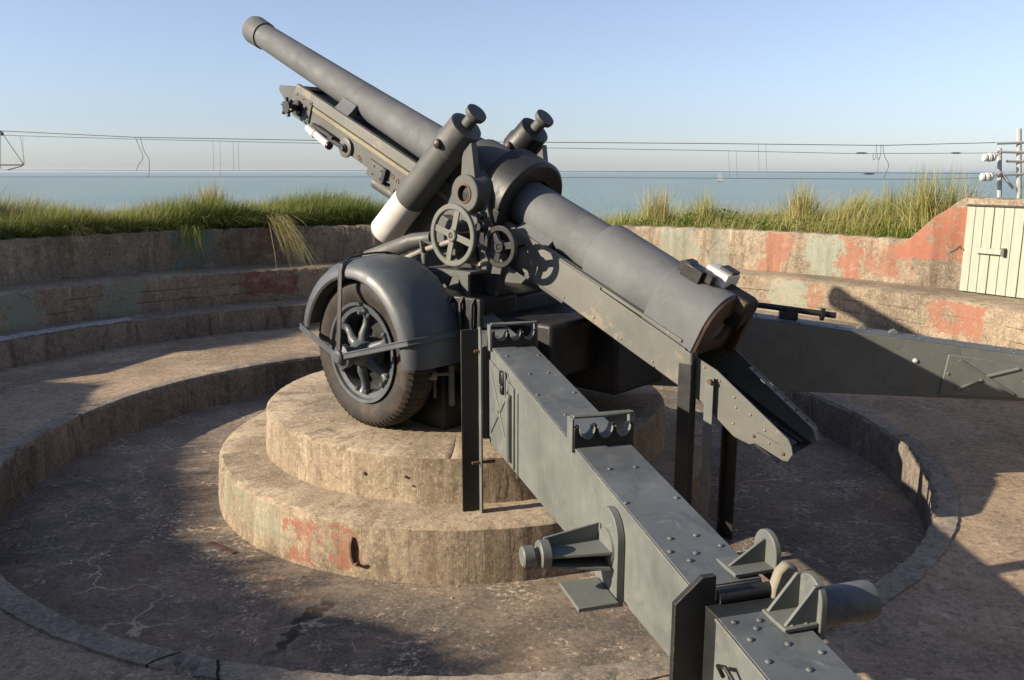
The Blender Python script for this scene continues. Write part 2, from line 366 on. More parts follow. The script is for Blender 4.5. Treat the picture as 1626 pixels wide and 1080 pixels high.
# parapet: profile height varies with the angle (raised block with the door on the right)
NEAR = ([158, 171, 174.8, 188, 196, 203, 208, 211, 214, 216, 219, 222, 226, 232, 240], [1.5, 1.5, 1.83, 2.02, 2.08, 2.08, 2.18, 2.22, 2.26, 2.36, 2.50, 2.46, 2.26, 2.14, 2.05])  # heights of the unseen near-left wall, shaped to throw the foreground shadow
def top_z(a):
    if a > 160: return float(np.interp(a, *NEAR)) - .07
    if a < 28.3: return 2.235
    if a < 33.2: return 2.235 - (a - 28.3) / 4.9 * .535
    return 1.70
def parapet(a0, a1, n, seed, extra=0):
    rg = np.random.default_rng(seed); b = MB(); vs = []; m = n + 1
    prof = [(6.80, 1.0, 0), (6.80, 1.2, 0), (6.80, .33, 1), (6.80, .66, 1), (6.803, .95, 1), (6.825, 1.0, 1), (7.0, 1.005, 1), (7.16, 1.0, 1), (7.18, .9, 1), (7.18, .8, 0)]
    for k, (r, z, md) in enumerate(prof):
        for i in range(m):
            A_ = a0 + (a1 - a0) * i / n; a = R(A_); T = top_z(A_) + extra
            zz = z if md == 0 else (1.14 + (T - 1.14) * z)
            if k == 1: zz = 1.14 + (T - 1.14) * .08
            jr = math.sin(A_ * 1.7) * .008 + math.sin(A_ * 5.1 + 1) * .004 + rg.normal(0, .003); jz = (math.sin(A_ * 2.3) * .006 + rg.normal(0, .003)) if md else 0
            if k in (4, 5) and rg.random() < .06: jr += .02; jz -= .012
            jr += .17 * max(0, min(1, (30.5 - A_) / 2.5)); vs.append((C1[0] + (r + jr) * math.cos(a), C1[1] + (r + jr) * math.sin(a), zz + jz))
    fs = [(k * m + i, k * m + i + 1, (k + 1) * m + i + 1, (k + 1) * m + i) for k in range(len(prof) - 1) for i in range(n)]
    fs += [tuple(k * m for k in range(len(prof)))[::-1], tuple(k * m + n for k in range(len(prof)))]
    return b.add(vs, fs)
parapet(2, 158, 520, 31).build('parapet_wall', C_PAR, smooth=40, label='curved concrete parapet wall with faded red and blue-green camouflage, rising to the door on the right', cat='wall')
parapet(172, 238, 200, 33).build('parapet_wall', C_PAR, smooth=40, label='unseen curved concrete parapet left of the camera, its height shaped to shade the pit', cat='wall')
for (x0, x1, sd, zt_) in ((-60, -8, 6, 1.66),):
    ring_mesh(C1, [(6.80, .3), (6.80, zt_ - .06), (6.82, zt_), (7.16, zt_), (7.18, .3)], x0, x1, 160, .01, sd).build('parapet_wall', C_PAR, smooth=40,
        label='curved concrete parapet to the right of the camera', cat='wall')

# loose grit that collects on the floors
def grit(n, name, label, pts):
    g = MB()
    for x, y, z in pts:
        s_ = random.uniform(.002, .007) * (2.2 if random.random() < .06 else 1); a = random.uniform(0, 6.28)
        q = [(x + s_ * math.cos(a + k_ * 2.09), y + s_ * math.sin(a + k_ * 2.09), z - .001) for k_ in range(3)] + [(x, y, z + s_ * .9)]
        g.add(q, [(0, 2, 1), (0, 1, 3), (1, 2, 3), (2, 0, 3)])
    g.build(name, C_COPE, smooth=0, label=label, cat='grit', kind='stuff')
pts_ = []
for i in range(1500):
    a = random.uniform(0, 6.283); r = random.choice((random.uniform(2.06, 3.55), 3.57 - abs(random.gauss(0, .10)), 2.06 + abs(random.gauss(0, .12)))); pts_.append((r * math.cos(a), r * math.sin(a), 0))
for i in range(900):
    a = R(random.uniform(15, 170)); r = 5.7 - abs(random.gauss(0, .35)); pts_.append((-.25 + r * math.cos(a), .05 + r * math.sin(a), .36 - (r - 3.7) * .022))
grit(0, 'loose_grit', 'loose grit and crumbs of concrete scattered over the pit and platform floors', pts_)
# ------------------------------------------------------------------ pedestal
ped = thing('round_pedestal', 'two-tiered round concrete pedestal with red paint patches under the gun', 'pedestal', (0, 0, 0))
C0p = (0, 0)
low = ring_mesh(C0p, [(2.045, -.05), (2.04, .12), (2.03, .25), (2.02, .352), (1.99, .376), (1.8, .382), (1.55, .385)], 0, 360, 420, .005, 41, closed=False, chip={3: (-1, -1), 4: (-1, -.6)})
low.build('lower_tier', C_PED, ped, smooth=40)
up = ring_mesh(C0p, [(1.665, .36), (1.655, .5), (1.65, .6), (1.645, .69), (1.615, .714), (1.2, .718), (.6, .718), (.01, .718)], 0, 360, 420, .005, 43, closed=False, chip={3: (-1, -1), 4: (-1, -.6)})
up.build('upper_tier', C_PED, ped, smooth=40)
# bent iron hook on the lower tier
def pol(a, r, z): return V((r * math.cos(R(a)), r * math.sin(R(a)), z))
MB().tube([pol(-108.2, 2.035, .27), pol(-108.4, 2.05, .22), pol(-108.3, 2.052, .15), pol(-107.8, 2.055, .10), pol(-107.1, 2.07, .10), pol(-106.8, 2.08, .125)], [.008, .014, .016, .014, .010, .006], 8).build('iron_hook', RST, ped)
for a, z, r_ in ((-112, .55, .014), (-101.5, .56, .012), (-99.8, .50, .008)):
    MB().lathe(pol(a, 1.645, z), pol(a, 1, 0), [(0, r_), (.018, r_ * .8), (.022, 0)], 8).build('rusty_stud', RST, ped)
# embedded iron channel in the pit floor
MB().box((-1.62, -1.52, .004), ((.80, -.6, 0), (.6, .8, 0), (0, 0, 1)), (.14, .016, .006)).build('floor_iron', RST, label='short rusty iron bar set in the pit floor left of the pedestal', cat='iron bar', loc=(-1.62, -1.52, 0))

# ------------------------------------------------------------------ gun frame
a0 = R(138)
F = V((math.cos(a0), math.sin(a0), 0)); L = V((-F.y, F.x, 0)); Z = V((0, 0, 1))
O = V((.113, -.112, 0)); GE = R(24.26)
A = F * math.cos(GE) + Z * math.sin(GE); U = Z * math.cos(GE) - F * math.sin(GE)
BQ = V((1.665, -1.509, 1.599))
def G(f, l, z): return O + F * f + L * l + Z * z
def B(s, l, h): return BQ + A * s + L * l + U * h
gun = thing('field_gun', 'large grey wheeled howitzer with split trails and raised barrel on the round pedestal', 'cannon', G(0, 0, .716))
# rivet master meshes
def rivet_mesh(r, n=8):
    m = MB(); m.lathe((0, 0, 0), (0, 0, 1), [(0, r), (r * .38, r * .82), (r * .58, r * .42), (r * .64, 0)], n)
    me = bpy.data.meshes.new('rivet'); me.from_pydata([tuple(q) for q in m.v], [], m.f); me.update()
    me.polygons.foreach_set('use_smooth', [True] * len(me.polygons)); return me
RVM = {}
def rivets(parent, pts, nrm, r, mat, name='rivet'):
    key = (round(r, 4), mat.name)
    if key not in RVM:
        me = rivet_mesh(r); me.materials.append(mat); RVM[key] = me
    q = V(nrm).to_track_quat('Z', 'Y')
    for p in pts:
        o = bpy.data.objects.new(name, RVM[key]); COL.objects.link(o); o.parent = parent
        o.location = V(p) - org(parent); o.rotation_mode = 'QUATERNION'; o.rotation_quaternion = q

# ---- barrel
barrel = MB().lathe(BQ, A, [(.20, .225), (.90, .232), (.925, .228), (.93, .193), (1.6, .188), (2.2, .180), (3.0, .160), (4.0, .142), (5.0, .128), (5.50, .121), (5.505, .121), (5.51, .129)], 72)
barrel = barrel.build('barrel', BAR, gun, smooth=25)
mz = MB().lathe(BQ, A, [(5.508, .118), (5.512, .134), (5.60, .137), (5.69, .140), (5.715, .134), (5.716, .08), (5.0, .078)], 64)
mz.build('muzzle_collar', BAR, barrel, smooth=25)
# ---- breech ring : round on top, square cheeks below
def breech_poly(k=1.0, r=.234, w_=.236, dn=-.185):
    p = [(w_ * k, 0), (w_ * k, dn * k)]
    p += [(-w_ * k, dn * k), (-w_ * k, 0)]
    for i in range(1, 24): a = math.pi - math.pi * i / 24; p.append((r * k * math.cos(a), r * k * math.sin(a)))
    return p
br = MB().prism(breech_poly(), B(-.085, 0, 0), L, U, 0, .42).build('breech_ring', BAR, gun, bevel=.006, smooth=25)
# worn brown rear face with deep dark bore
ring = MB(); n = 40; outer = []; inner = []; deep = []
po = breech_poly(.985)
def ray_poly(ang):
    c, s_ = math.cos(ang), math.sin(ang)
    if s_ >= 0: return .230
    t = min(.232 / max(abs(c), 1e-6), .182 / max(abs(s_), 1e-6)); return t
vs = []
for i in range(n):
    a = 2 * math.pi * i / n; ro = ray_poly(a) * .985
    for (rr, s_) in ((ro, -.086), (ro * .97, -.105), (.150, -.115), (.092, -.115), (.084, -.10), (.080, .5)):
        vs.append(B(s_, rr * math.cos(a), rr * math.sin(a)))
K = 6
ring.add(vs, [(i * K + k, i * K + k + 1, ((i + 1) % n) * K + k + 1, ((i + 1) % n) * K + k) for i in range(n) for k in range(K - 1)])
ring.build('breech_face', BRS, br, smooth=40)
MB().lathe(B(.45, 0, 0), -A, [(0, .11), (.001, 0)], 24).build('bore_plug', BLK, br)
# breech hinge lug at the rear right top
MB().prism([(-.02, .13), (-.02, .225), (-.10, .245), (-.18, .20), (-.228, .10), (-.232, -.15), (-.19, -.185), (-.17, -.15), (-.165, .05), (-.12, .12)], B(-.09, 0, 0), L, U, -.09, 0).build('breech_hinge_lug', BRS, br, bevel=.012)
MB().prism([(-.035, .02), (-.03, .232), (-.10, .262), (-.19, .215), (-.20, .14)], B(-.02, 0, 0), L, U, -.17, .03).build('breech_lever_block', BLK, br, bevel=.01)
# percussion box and white plate on top
MB().box(B(.20, .055, .250), (A, L, U), (.075, .055, .045)).box(B(.11, .05, .262), (A, L, U), (.05, .03, .032)).build('lock_box', BLK, br, bevel=.006)
MB().prism([(0, 0), (.0, .06), (.03, .085), (.07, .085), (.085, .075), (.085, .01)], B(.31, .055, .222), -A, U, -.05, .05).build('rusty_catch', BLK, br, bevel=.003)
MB().prism([(-.10, -.005), (-.10, .125), (.065, .135), (.08, .13), (.085, .03), (.03, .0), (-.02, .012), (-.05, .0)], B(.09, -.085, .185), L, U, -.085, .085).build('white_block', WHT, br, bevel=.008)
MB().box(B(.06, -.11, .326), (A, L, U), (.05, .05, .01)).build('block_cap', DRK, br, bevel=.003)

# ---- cradle : box in front, open trough behind
cr = MB()
hl = .245
cr.hexa([B(.95, hl, -.40), B(.95, -hl, -.40), B(4.50, -hl, -.415), B(4.50, hl, -.415), B(.95, hl, -.205), B(.95, -hl, -.205), B(4.50, -hl, -.165), B(4.50, hl, -.165)])
cradle = cr.build('cradle', GUN, gun, bevel=.006)
# side cheeks / upper rails
rl = MB()
for sg in (1, -1):
    rl.box(B(2.6, sg * .232, -.165), (A, L, U), (1.9, .022, .045))
    rl.box(B(1.3, sg * .215, -.125), (A, L, U), (1.30, .03, .012))
rl.build('guide_rail', TRG, cradle, bevel=.003)
MB().box(B(3.45, .252, -.232), (A, L, U), (.72, .022, .018)).build('ochre_strip', STRIP, cradle, bevel=.004)
MB().box(B(2.5, .25, -.215), (A, L, U), (.25, .018, .02)).build('ochre_strip', STRIP, cradle, bevel=.004)
# trough side plates (open U channel that tapers to the rear)
def trough_side(sg):
    if sg > 0: p = [(1.45, -.13), (-.06, -.155), (-.30, -.15), (-.885, -.262), (-.925, -.29), (-.955, -.33), (-.95, -.385), (-.92, -.40), (-.73, -.412), (-.70, -.44), (-.60, -.46), (-.56, -.452), (-.30, -.39), (.3, -.385), (.9, -.372), (1.45, -.36)]
    else: p = [(1.45, -.13), (-.06, -.155), (-.30, -.20), (-.86, -.31), (-.93, -.36), (-.935, -.41), (-.90, -.44), (-.56, -.452), (-.30, -.39), (.9, -.372), (1.45, -.36)]
    return MB().prism([(x, y) for x, y in p][::-1], B(0, sg * .25, 0), A, U, -.006, .006)
tr = trough_side(1).build('trough_side', TRG, cradle, bevel=.0025)
tr2 = trough_side(-1).build('trough_side', TRG, cradle, bevel=.0025)
MB().prism([(1.4, -.37), (-.30, -.40), (-.90, -.44), (-.90, -.43), (-.30, -.388), (1.4, -.36)], B(0, 0, 0), A, U, -.244, .244).build('trough_floor', DRK, cradle)
fl = MB()  # inward lips with the visible rivets
fl.prism([(1.4, -.128), (-.05, -.150), (-.05, -.156), (1.4, -.134)], B(0, .215, 0), A, U, -.04, .03)
fl.prism([(1.4, -.128), (-.05, -.150), (-.05, -.156), (1.4, -.134)], B(0, -.215, 0), A, U, -.03, .04)
fl.prism([(-.32, -.208), (-.87, -.318), (-.93, -.372), (-.93, -.38), (-.87, -.326), (-.32, -.216)], B(0, -.222, 0), A, U, -.028, .03)
fl.build('trough_lip', TRG, cradle)
MB().box(B(-.45, 0, -.40), (A, L, U), (.42, .035, .02)).box(B(-.45, -.12, -.41), (A, L, U), (.42, .02, .015)).build('trough_runner', DRK, cradle, bevel=.004)
rivets(tr, [B(s_, .257, h_) for s_, h_ in ((1.22, -.335), (.95, -.345), (.66, -.34), (.40, -.35), (.12, -.355), (-.1, -.345), (-.22, -.18), (-.35, -.20), (-.48, -.235), (-.33, -.335), (-.52, -.285), (-.62, -.27), (-.55, -.385), (-.74, -.30), (-.80, -.355))], L, .009, PALE)
rivets(tr, [B(s_, .257, h_) for s_, h_ in ((-.70, -.375), (-.905, -.36))], L, .012, RST)
rivets(tr2, [B(-.36 - .09 * i, -.222, -.212 - .0185 * i) for i in range(7)], U, .009, RST)
MB().prism([(0, 0), (.16, .018), (.16, .030), (0, .012)], B(-.70, .256, -.345), -A, U, -.035, 0).build('trough_hook', PALE, tr, bevel=.002)
# support saddles between cradle and barrel
for s_, ww in ((3.83, .10), (1.42, .16)):
    for sg in (1, -1):
        MB().prism([(.235, -.155), (.235, -.125), (.19, -.075), (.155, -.02), (.13, -.02), (.13, -.15)][::1], B(s_, 0, 0), L * sg, U, -ww, ww).build('saddle', BAR, cradle, bevel=.004)
# front nose
MB().hexa([B(4.50, .24, -.40), B(4.50, -.24, -.40), B(5.05, -.05, -.375), B(5.05, .05, -.375), B(4.50, .24, -.15), B(4.50, -.24, -.15), B(5.05, -.05, -.325), B(5.05, .05, -.325)]).build('cradle_nose', GUN, cradle, bevel=.006)
MB().box(B(4.46, 0, -.148), (A, L, U), (.05, .235, .008)).build('front_plate', DRK, cradle)
# fittings on the left face of the front cradle
fp = MB().box(B(4.34, .252, -.285), (A, L, U), (.13, .008, .10)).build('end_plate', GUN, cradle, bevel=.003)
rivets(fp, [B(4.34 + x, .262, -.285 + y) for x in (-.11, 0, .11) for y in (-.08, .08)], L, .009, RST)
kn = MB().lathe(B(4.40, .262, -.31), L, [(0, .07), (.02, .07), (.02, .03), (.09, .03), (.09, .055), (.13, .055), (.13, 0)], 20).build('star_knob', BLK, cradle)
for i in range(6):
    a = i * math.pi / 3; d = A * math.cos(a) + U * math.sin(a); q = B(4.40, .262, -.31) + L * .11
    MB().cyl(q, q + d * .085, .015, .018, 8).build('knob_arm', BLK, kn)
MB().cyl(B(4.14, .30, -.40), B(4.05, .31, -.405), .032, None, 14).cyl(B(4.05, .31, -.405), B(4.01, .31, -.405), .038, None, 14).build('gauge_cap', WHT, cradle)
MB().cyl(B(4.0, .31, -.40), B(3.80, .31, -.415), .034, .034, 16).build('white_grip', WHT, cradle)
MB().cyl(B(3.80, .31, -.415), B(3.77, .31, -.417), .036, None, 14).box(B(3.93, .29, -.345), (A, L, U), (.16, .02, .015)).box(B(3.75, .28, -.37), (A, L, U), (.10, .02, .018)).build('grip_lever', BLK, cradle, bevel=.003)
dsc = MB().lathe(B(3.62, .25, -.365), L, [(0, .085), (.02, .085), (.024, .075), (.024, .035), (.045, .035), (.045, 0)], 24).build('round_flange', GUN, cradle)
MB().lathe(B(3.62, .29, -.365), L, [(0, .03), (.02, .026), (.02, 0)], 12).build('flange_boss', BLK, dsc)
for s_, h_ in ((3.44, -.375), (3.415, -.385), (2.97, -.34), (2.90, -.35), (2.66, -.36)):
    MB().lathe(B(s_, .244, h_), L, [(0, .022), (.006, .020), (.004, .012), (.0, .01), (-.001, 0)], 12).build('rusty_hole', RST, cradle)
pl = MB().box(B(3.17, .254, -.385), (A, L, U), (.11, .01, .07)).build('small_plate', GUN, cradle, bevel=.003)
rivets(pl, [B(3.17 + x, .265, -.385 + y) for x in (-.07, .03) for y in (-.035, .035)], L, .009, BLK)
MB().box(B(3.05, .262, -.37), (A, L, U), (.02, .02, .06)).build('catch', BLK, cradle, bevel=.003)
MB().cyl(B(3.20, .20, -.50), B(2.88, .18, -.50), .055, None, 20).build('lower_tube', GUN, cradle)
MB().cyl(B(3.205, .20, -.50), B(3.202, .20, -.50), .036, None, 16).build('tube_mouth', BLK, cradle)  # black disc painted for the dark inside of the open tube
MB().prism([(2.78, -.38), (2.98, -.41), (2.93, -.52), (2.90, -.66), (2.76, -.76), (2.3, -.60), (2.2, -.38)], B(0, .235, 0), A, U, -.012, .02).build('skirt_plate', GUN, cradle, bevel=.004)
for s_, h_ in ((2.88, -.44), (2.83, -.62)):
    MB().lathe(B(s_, .255, h_), L, [(0, .03), (.008, .03), (.006, .02), (0, .015), (0, 0)], 14).build('rusty_hole', RST, cradle)
# ---- ring that holds the barrel at the trunnions
def arch_poly(ro, dn, w_):
    p = [(w_, dn), (ro, -.02)]
    for i in range(1, 20): a = math.pi * i / 20; p.append((ro * math.cos(a), ro * math.sin(a)))
    p += [(-ro, -.02), (-w_, dn)]; return p
yk = MB().prism(arch_poly(.285, -.30, .27), B(2.30, 0, 0), L, U, -.55, 0)
yoke = yk.build('cradle_ring', GUN, gun, bevel=.012, smooth=40)
# rear collar of the ring (bulged arch with lip)
ar = MB(); vs = []; n = 30
for i in range(n + 1):
    a = R(-42 + 264 * i / n)
    for (rr, s_) in ((.200, 1.74), (.205, 1.70), (.325, 1.68), (.350, 1.70), (.350, 1.96), (.200, 1.96)): vs.append(B(s_, rr * math.cos(a), rr * math.sin(a)))
K = 6
ar.add(vs, [(i * K + k, i * K + (k + 1) % K, (i + 1) * K + (k + 1) % K, (i + 1) * K + k) for i in range(n) for k in range(K)] + [tuple(range(K)), tuple(n * K + k for k in range(K))])
ar.build('ring_collar', DRK, yoke, smooth=25, bevel=.005)
for sg in (1, -1):
    MB().prism([(.198, -.10), (.36, -.02), (.33, -.42), (.245, -.42)], B(1.70, 0, 0), L * sg, U, -.03 if sg > 0 else -.04, .04 if sg > 0 else .03).build('collar_cheek', DRK, yoke, bevel=.01)
MB().lathe(B(2.30, 0, 0), A, [(0, .255), (.22, .245), (.25, .225), (.25, .17)], 40).build('ring_sleeve', DRK, yoke, smooth=30)
# trunnions, bosses and links
for sg in (1, -1):
    tn = MB().lathe(B(1.955, sg * .25, -.01), L * sg, [(0, .17), (.12, .165), (.16, .14), (.21, .137), (.215, .130), (.215, .064), (.17, .058), (.17, 0)], 36).build('trunnion_boss', GUN, gun, smooth=30)
    MB().lathe(B(1.955, sg * .469, -.01), L * sg, [(-.003, .072), (.003, .072), (.003, .060), (-.003, .060)], 28, closed=True).build('rust_ring', RST, tn)
    MB().lathe(B(1.955, sg * .44, -.01), L * sg, [(0, .058), (.002, 0)], 24).build('boss_bore', BLK, tn)  # black disc stands in for the dark depth of the bore
    MB().prism([(-.10, -.10), (.10, -.13), (.055, .34), (-.035, .36)], G(-.31, sg * .40, 2.40), F, Z, -.03, .03).build('link_plate', GUN, gun, bevel=.006)
# carriage cheeks from trunnions down to the bottom carriage
    ck = MB().prism([(-.52, 1.55), (.42, 1.50), (.36, 1.85), (.08, 2.1), (-.12, 2.44), (-.30, 2.50), (-.44, 2.40), (-.50, 2.15), (-.62, 1.9)], G(0, sg * .355, 0), F, Z, -.035, .035).build('carriage_cheek', GUN, gun, bevel=.008)
    MB().prism([(-.36, 2.0), (-.22, 2.0), (-.16, 1.6), (-.44, 1.6)], G(0, sg * .395, 0), F, Z, -.02, .02).build('cheek_rib', DRK, ck, bevel=.004)
# ---- equilibrator cylinders
def equil(l, first):
    top = G(-.165, l, 2.79); bot = G(.70, l, 2.055); d = (bot - top).normalized(); tl = (bot - top).length
    e_ = MB().lathe(top, d, [(0, .125), (.04, .128), (tl * .62, .128)], 40).build('balance_cylinder', GUN if first else GUN, gun, smooth=30)
    MB().lathe(top, d, [(tl * .62, .129), (tl - .02, .131), (tl, .12), (tl, 0)], 40).build('white_end', WHT if first else GUN, e_, smooth=30)
    MB().lathe(top, d, [(-.14, .0), (-.14, .118), (-.135, .128), (.0, .130), (.02, .140), (.10, .140), (.12, .128)], 40).build('cylinder_head', DRK if not first else GUN, e_, smooth=30)
    MB().lathe(top - d * .14, -d, [(0, .05), (.08, .048), (.10, .075), (.125, .082), (.14, .080), (.142, 0)], 30).build('spool_cap', GUN, e_, smooth=30)
    q = top + d * .06 + L * .14
    MB().lathe(q - L * .03, L, [(0, .035), (.045, .035), (.06, .03), (.07, .015), (.072, 0)], 18).build('pin', BRS, e_)
    q = top + d * .06 - L * .14
    MB().lathe(q + L * .03, -L, [(0, .035), (.045, .035), (.06, .03), (.07, .015), (.072, 0)], 18).build('pin', BRS, e_)
    MB().cyl(bot, bot + d * .06, .02, .014, 10).build('end_nipple', GUN, e_)
    return e_
equil(.40, True); equil(-.37, False)

# ---- handwheels
def wheel_hand(cf, l, cz, Rr, nsp, mat, hubmat, tw=0):
    c = G(cf, l, cz); hw = MB()
    hw.lathe(c, L, [(-.012, Rr), (.012, Rr), (.016, Rr - .006), (.016, Rr - .034), (.010, Rr - .04), (-.010, Rr - .04)], 56, closed=True)
    h = hw.build('handwheel', mat, gun, smooth=30)
    for i in range(nsp):
        a = 2 * math.pi * i / nsp + tw; d = F * math.cos(a) + Z * math.sin(a); t = L.cross(d)
        m = MB(); m.hexa([c + d * .03 - t * .024 - L * .006, c + d * .03 + t * .024 - L * .006, c + d * .03 + t * .024 + L * .008, c + d * .03 - t * .024 + L * .008,
                          c + d * (Rr - .035) - t * .026 - L * .005, c + d * (Rr - .035) + t * .026 - L * .005, c + d * (Rr - .035) + t * .026 + L * .006, c + d * (Rr - .035) - t * .026 + L * .006])
        m.build('spoke', mat, h, bevel=.003)
    MB().lathe(c - L * .02, L, [(0, .045), (.04, .045), (.045, .038), (.045, .022), (.02, .02), (.02, 0)], 24).build('hub', mat, h)
    MB().lathe(c - L * .24, L, [(0, .02), (.262, .016), (.262, 0)], 12).build('shaft', hubmat, h)
    return h
hw = wheel_hand(-.36, .64, 2.10, .225, 4, TRG, BRS, .28)
h2 = wheel_hand(-.715, .52, 2.03, .15, 3, BLK, BLK, .9)
q = G(-.60, .52, 1.905)
MB().lathe(q, L, [(0, .01), (.01, .018), (.08, .022), (.10, .012), (.10, 0)], 14).build('grip', PALE, h2)
# crank handle beside the big wheel
ch = MB().tube([G(-.22, .55, 2.0), G(-.07, .62, 2.03), G(-.01, .64, 2.045), G(-.05, .66, 1.95), G(-.10, .68, 1.93)], .014, 10).build('crank', GUN, gun)
MB().lathe(G(-.115, .70, 1.955), V((0.03, -.02, -1)), [(0, .018), (.02, .026), (.06, .02), (.10, .024), (.20, .022), (.215, .01), (.215, 0)], 16).build('crank_grip', GUN, ch)
MB().tube([G(.45, .62, 1.80), G(-.02, .62, 1.97), G(-.30, .60, 2.05)], .022, 12).build('cross_shaft', PALE, gun)
MB().tube([G(.66, .60, 1.86), G(.12, .60, 2.03), G(-.05, .56, 2.06)], [.07, .062, .05], 16).build('gear_housing', GUN, gun)
MB().prism([(-.10, -.10), (.12, -.10), (.16, .06), (.05, .20), (-.10, .14)], G(-.20, .50, 2.04), F, Z, -.06, .04).build('gearbox', GUN, gun, bevel=.01)
MB().box(G(-.50, .47, 2.12), (F, L, Z), (.035, .03, .11)).cyl(G(-.50, .49, 2.16), G(-.50, .53, 2.16), .03).cyl(G(-.5, .45, 2.24), G(-.5, .52, 2.24), .028).build('sight_bracket', BLK, gun, bevel=.004)
MB().box(G(-.58, .46, 2.07), (F, L, Z), (.015, .025, .09)).build('sight_arm', GUN, gun, bevel=.003)
# notched bracket and shelf under the handwheel
bk = MB().prism([(-.34, 0), (.12, 0), (.12, -.16), (.06, -.03), (-.01, -.03), (-.05, -.11), (-.08, -.08), (-.12, -.11), (-.16, -.03), (-.24, -.03), (-.32, -.16), (-.34, -.16)], G(-.20, .66, 1.835), F, Z, -.012, .012).build('notched_bracket', GUN, gun, bevel=.003)
MB().box(G(-.31, .56, 1.84), (F, L, Z), (.24, .10, .01)).build('shelf', GUN, gun, bevel=.003)
# ---- bottom carriage : ribbed apron, central body, axle, their shade put into the dark paint
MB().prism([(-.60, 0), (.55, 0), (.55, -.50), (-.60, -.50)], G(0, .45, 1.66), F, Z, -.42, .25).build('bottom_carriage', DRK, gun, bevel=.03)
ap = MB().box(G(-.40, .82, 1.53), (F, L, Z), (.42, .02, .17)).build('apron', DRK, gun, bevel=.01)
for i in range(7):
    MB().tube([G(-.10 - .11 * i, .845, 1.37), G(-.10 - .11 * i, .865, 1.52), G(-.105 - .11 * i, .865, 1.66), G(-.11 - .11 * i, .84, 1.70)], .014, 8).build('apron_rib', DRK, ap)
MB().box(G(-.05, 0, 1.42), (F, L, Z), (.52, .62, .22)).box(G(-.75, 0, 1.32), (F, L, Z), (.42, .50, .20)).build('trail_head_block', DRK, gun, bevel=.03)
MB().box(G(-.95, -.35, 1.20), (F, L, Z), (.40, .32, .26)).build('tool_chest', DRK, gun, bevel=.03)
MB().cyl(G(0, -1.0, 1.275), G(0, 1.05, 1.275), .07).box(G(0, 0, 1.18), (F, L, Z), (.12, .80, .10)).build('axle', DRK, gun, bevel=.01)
MB().lathe(G(-.1, 0, .70), Z, [(0, .46), (.04, .46), (.05, .34), (.40, .30), (.40, 0)], 36).box(G(-.1, .55, .96), (F, L, Z), (.40, .34, .24)).build('jack_pedestal', DRK, gun, bevel=.012)  # dark block, partly put in for the deep shadow under the axle
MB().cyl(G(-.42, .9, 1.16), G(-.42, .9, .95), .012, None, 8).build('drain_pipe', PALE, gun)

# ---- road wheels
TN = 72
def road_wheel(sg):
    c = G(0, sg * 1.10, 1.273); ax = L * sg
    # tyre profile (axial, radius)
    prof = [(-.085, .345), (-.112, .38), (-.130, .43), (-.134, .47), (-.122, .515), (-.098, .545), (-.06, .558), (0, .563), (.06, .558), (.098, .545), (.122, .515), (.134, .47), (.130, .43), (.112, .38), (.085, .345)]
    u = F; w_ = ax.cross(u); vs = []; m = TN * 4
    for (t, r) in prof:
        for i in range(m):
            a = 2 * math.pi * i / m; g = .0
            if .54 < r < .56: g = -.012 if (i % 4) in (0, 1) else 0
            elif r >= .51 and r <= .54: g = -.008 if (i % 4) in (0, 1) else 0
            elif r > .56: g = 0
            vs.append(c + ax * t + (u * math.cos(a) + w_ * math.sin(a)) * (r + g))
    K = len(prof); fs = [(k * m + i, k * m + (i + 1) % m, (k + 1) * m + (i + 1) % m, (k + 1) * m + i) for k in range(K - 1) for i in range(m)]
    wh = MB().lathe(c, ax, [(.10, .352), (.125, .368), (.132, .366), (.128, .345), (.108, .335), (.10, .30), (.06, .292), (-.09, .30), (-.09, .352)], 72, closed=True).build('road_wheel', FEN, gun, smooth=30)
    MB().add(vs, fs).build('tyre', RUB, wh, smooth=25)
    MB().lathe(c, ax, [(-.06, .30), (-.055, .20), (-.05, .10), (-.05, 0)], 48).build('brake_drum', BLK, wh)
    for i in range(6):
        a = 2 * math.pi * i / 6 + .42; d = u * math.cos(a) + w_ * math.sin(a); t = ax.cross(d)
        m_ = MB().tube([c + d * .09 + ax * .10, c + d * .14 + ax * .105, c + d * .20 + ax * .085, c + d * .26 + ax * .07, c + d * .31 + ax * .085], [.044, .038, .029, .033, .044], 12)
        m_.build('spoke', FEN, wh, smooth=60)
        q = c + d * .285 + ax * .105
        for k_ in (-1, 1): MB().lathe(q + t * .05 * k_, ax, [(-.02, .018), (.012, .018), (.02, .010), (.02, 0)], 8).build('rim_bolt', FEN, wh)
    hb = MB().lathe(c, ax, [(.0, .11), (.12, .105), (.16, .09), (.20, .06), (.24, .058), (.25, .085), (.30, .085), (.31, .05), (.335, .048), (.345, .035), (.345, 0)], 32).build('hub', FEN, wh, smooth=30)
    return wh
road_wheel(1); road_wheel(-1)
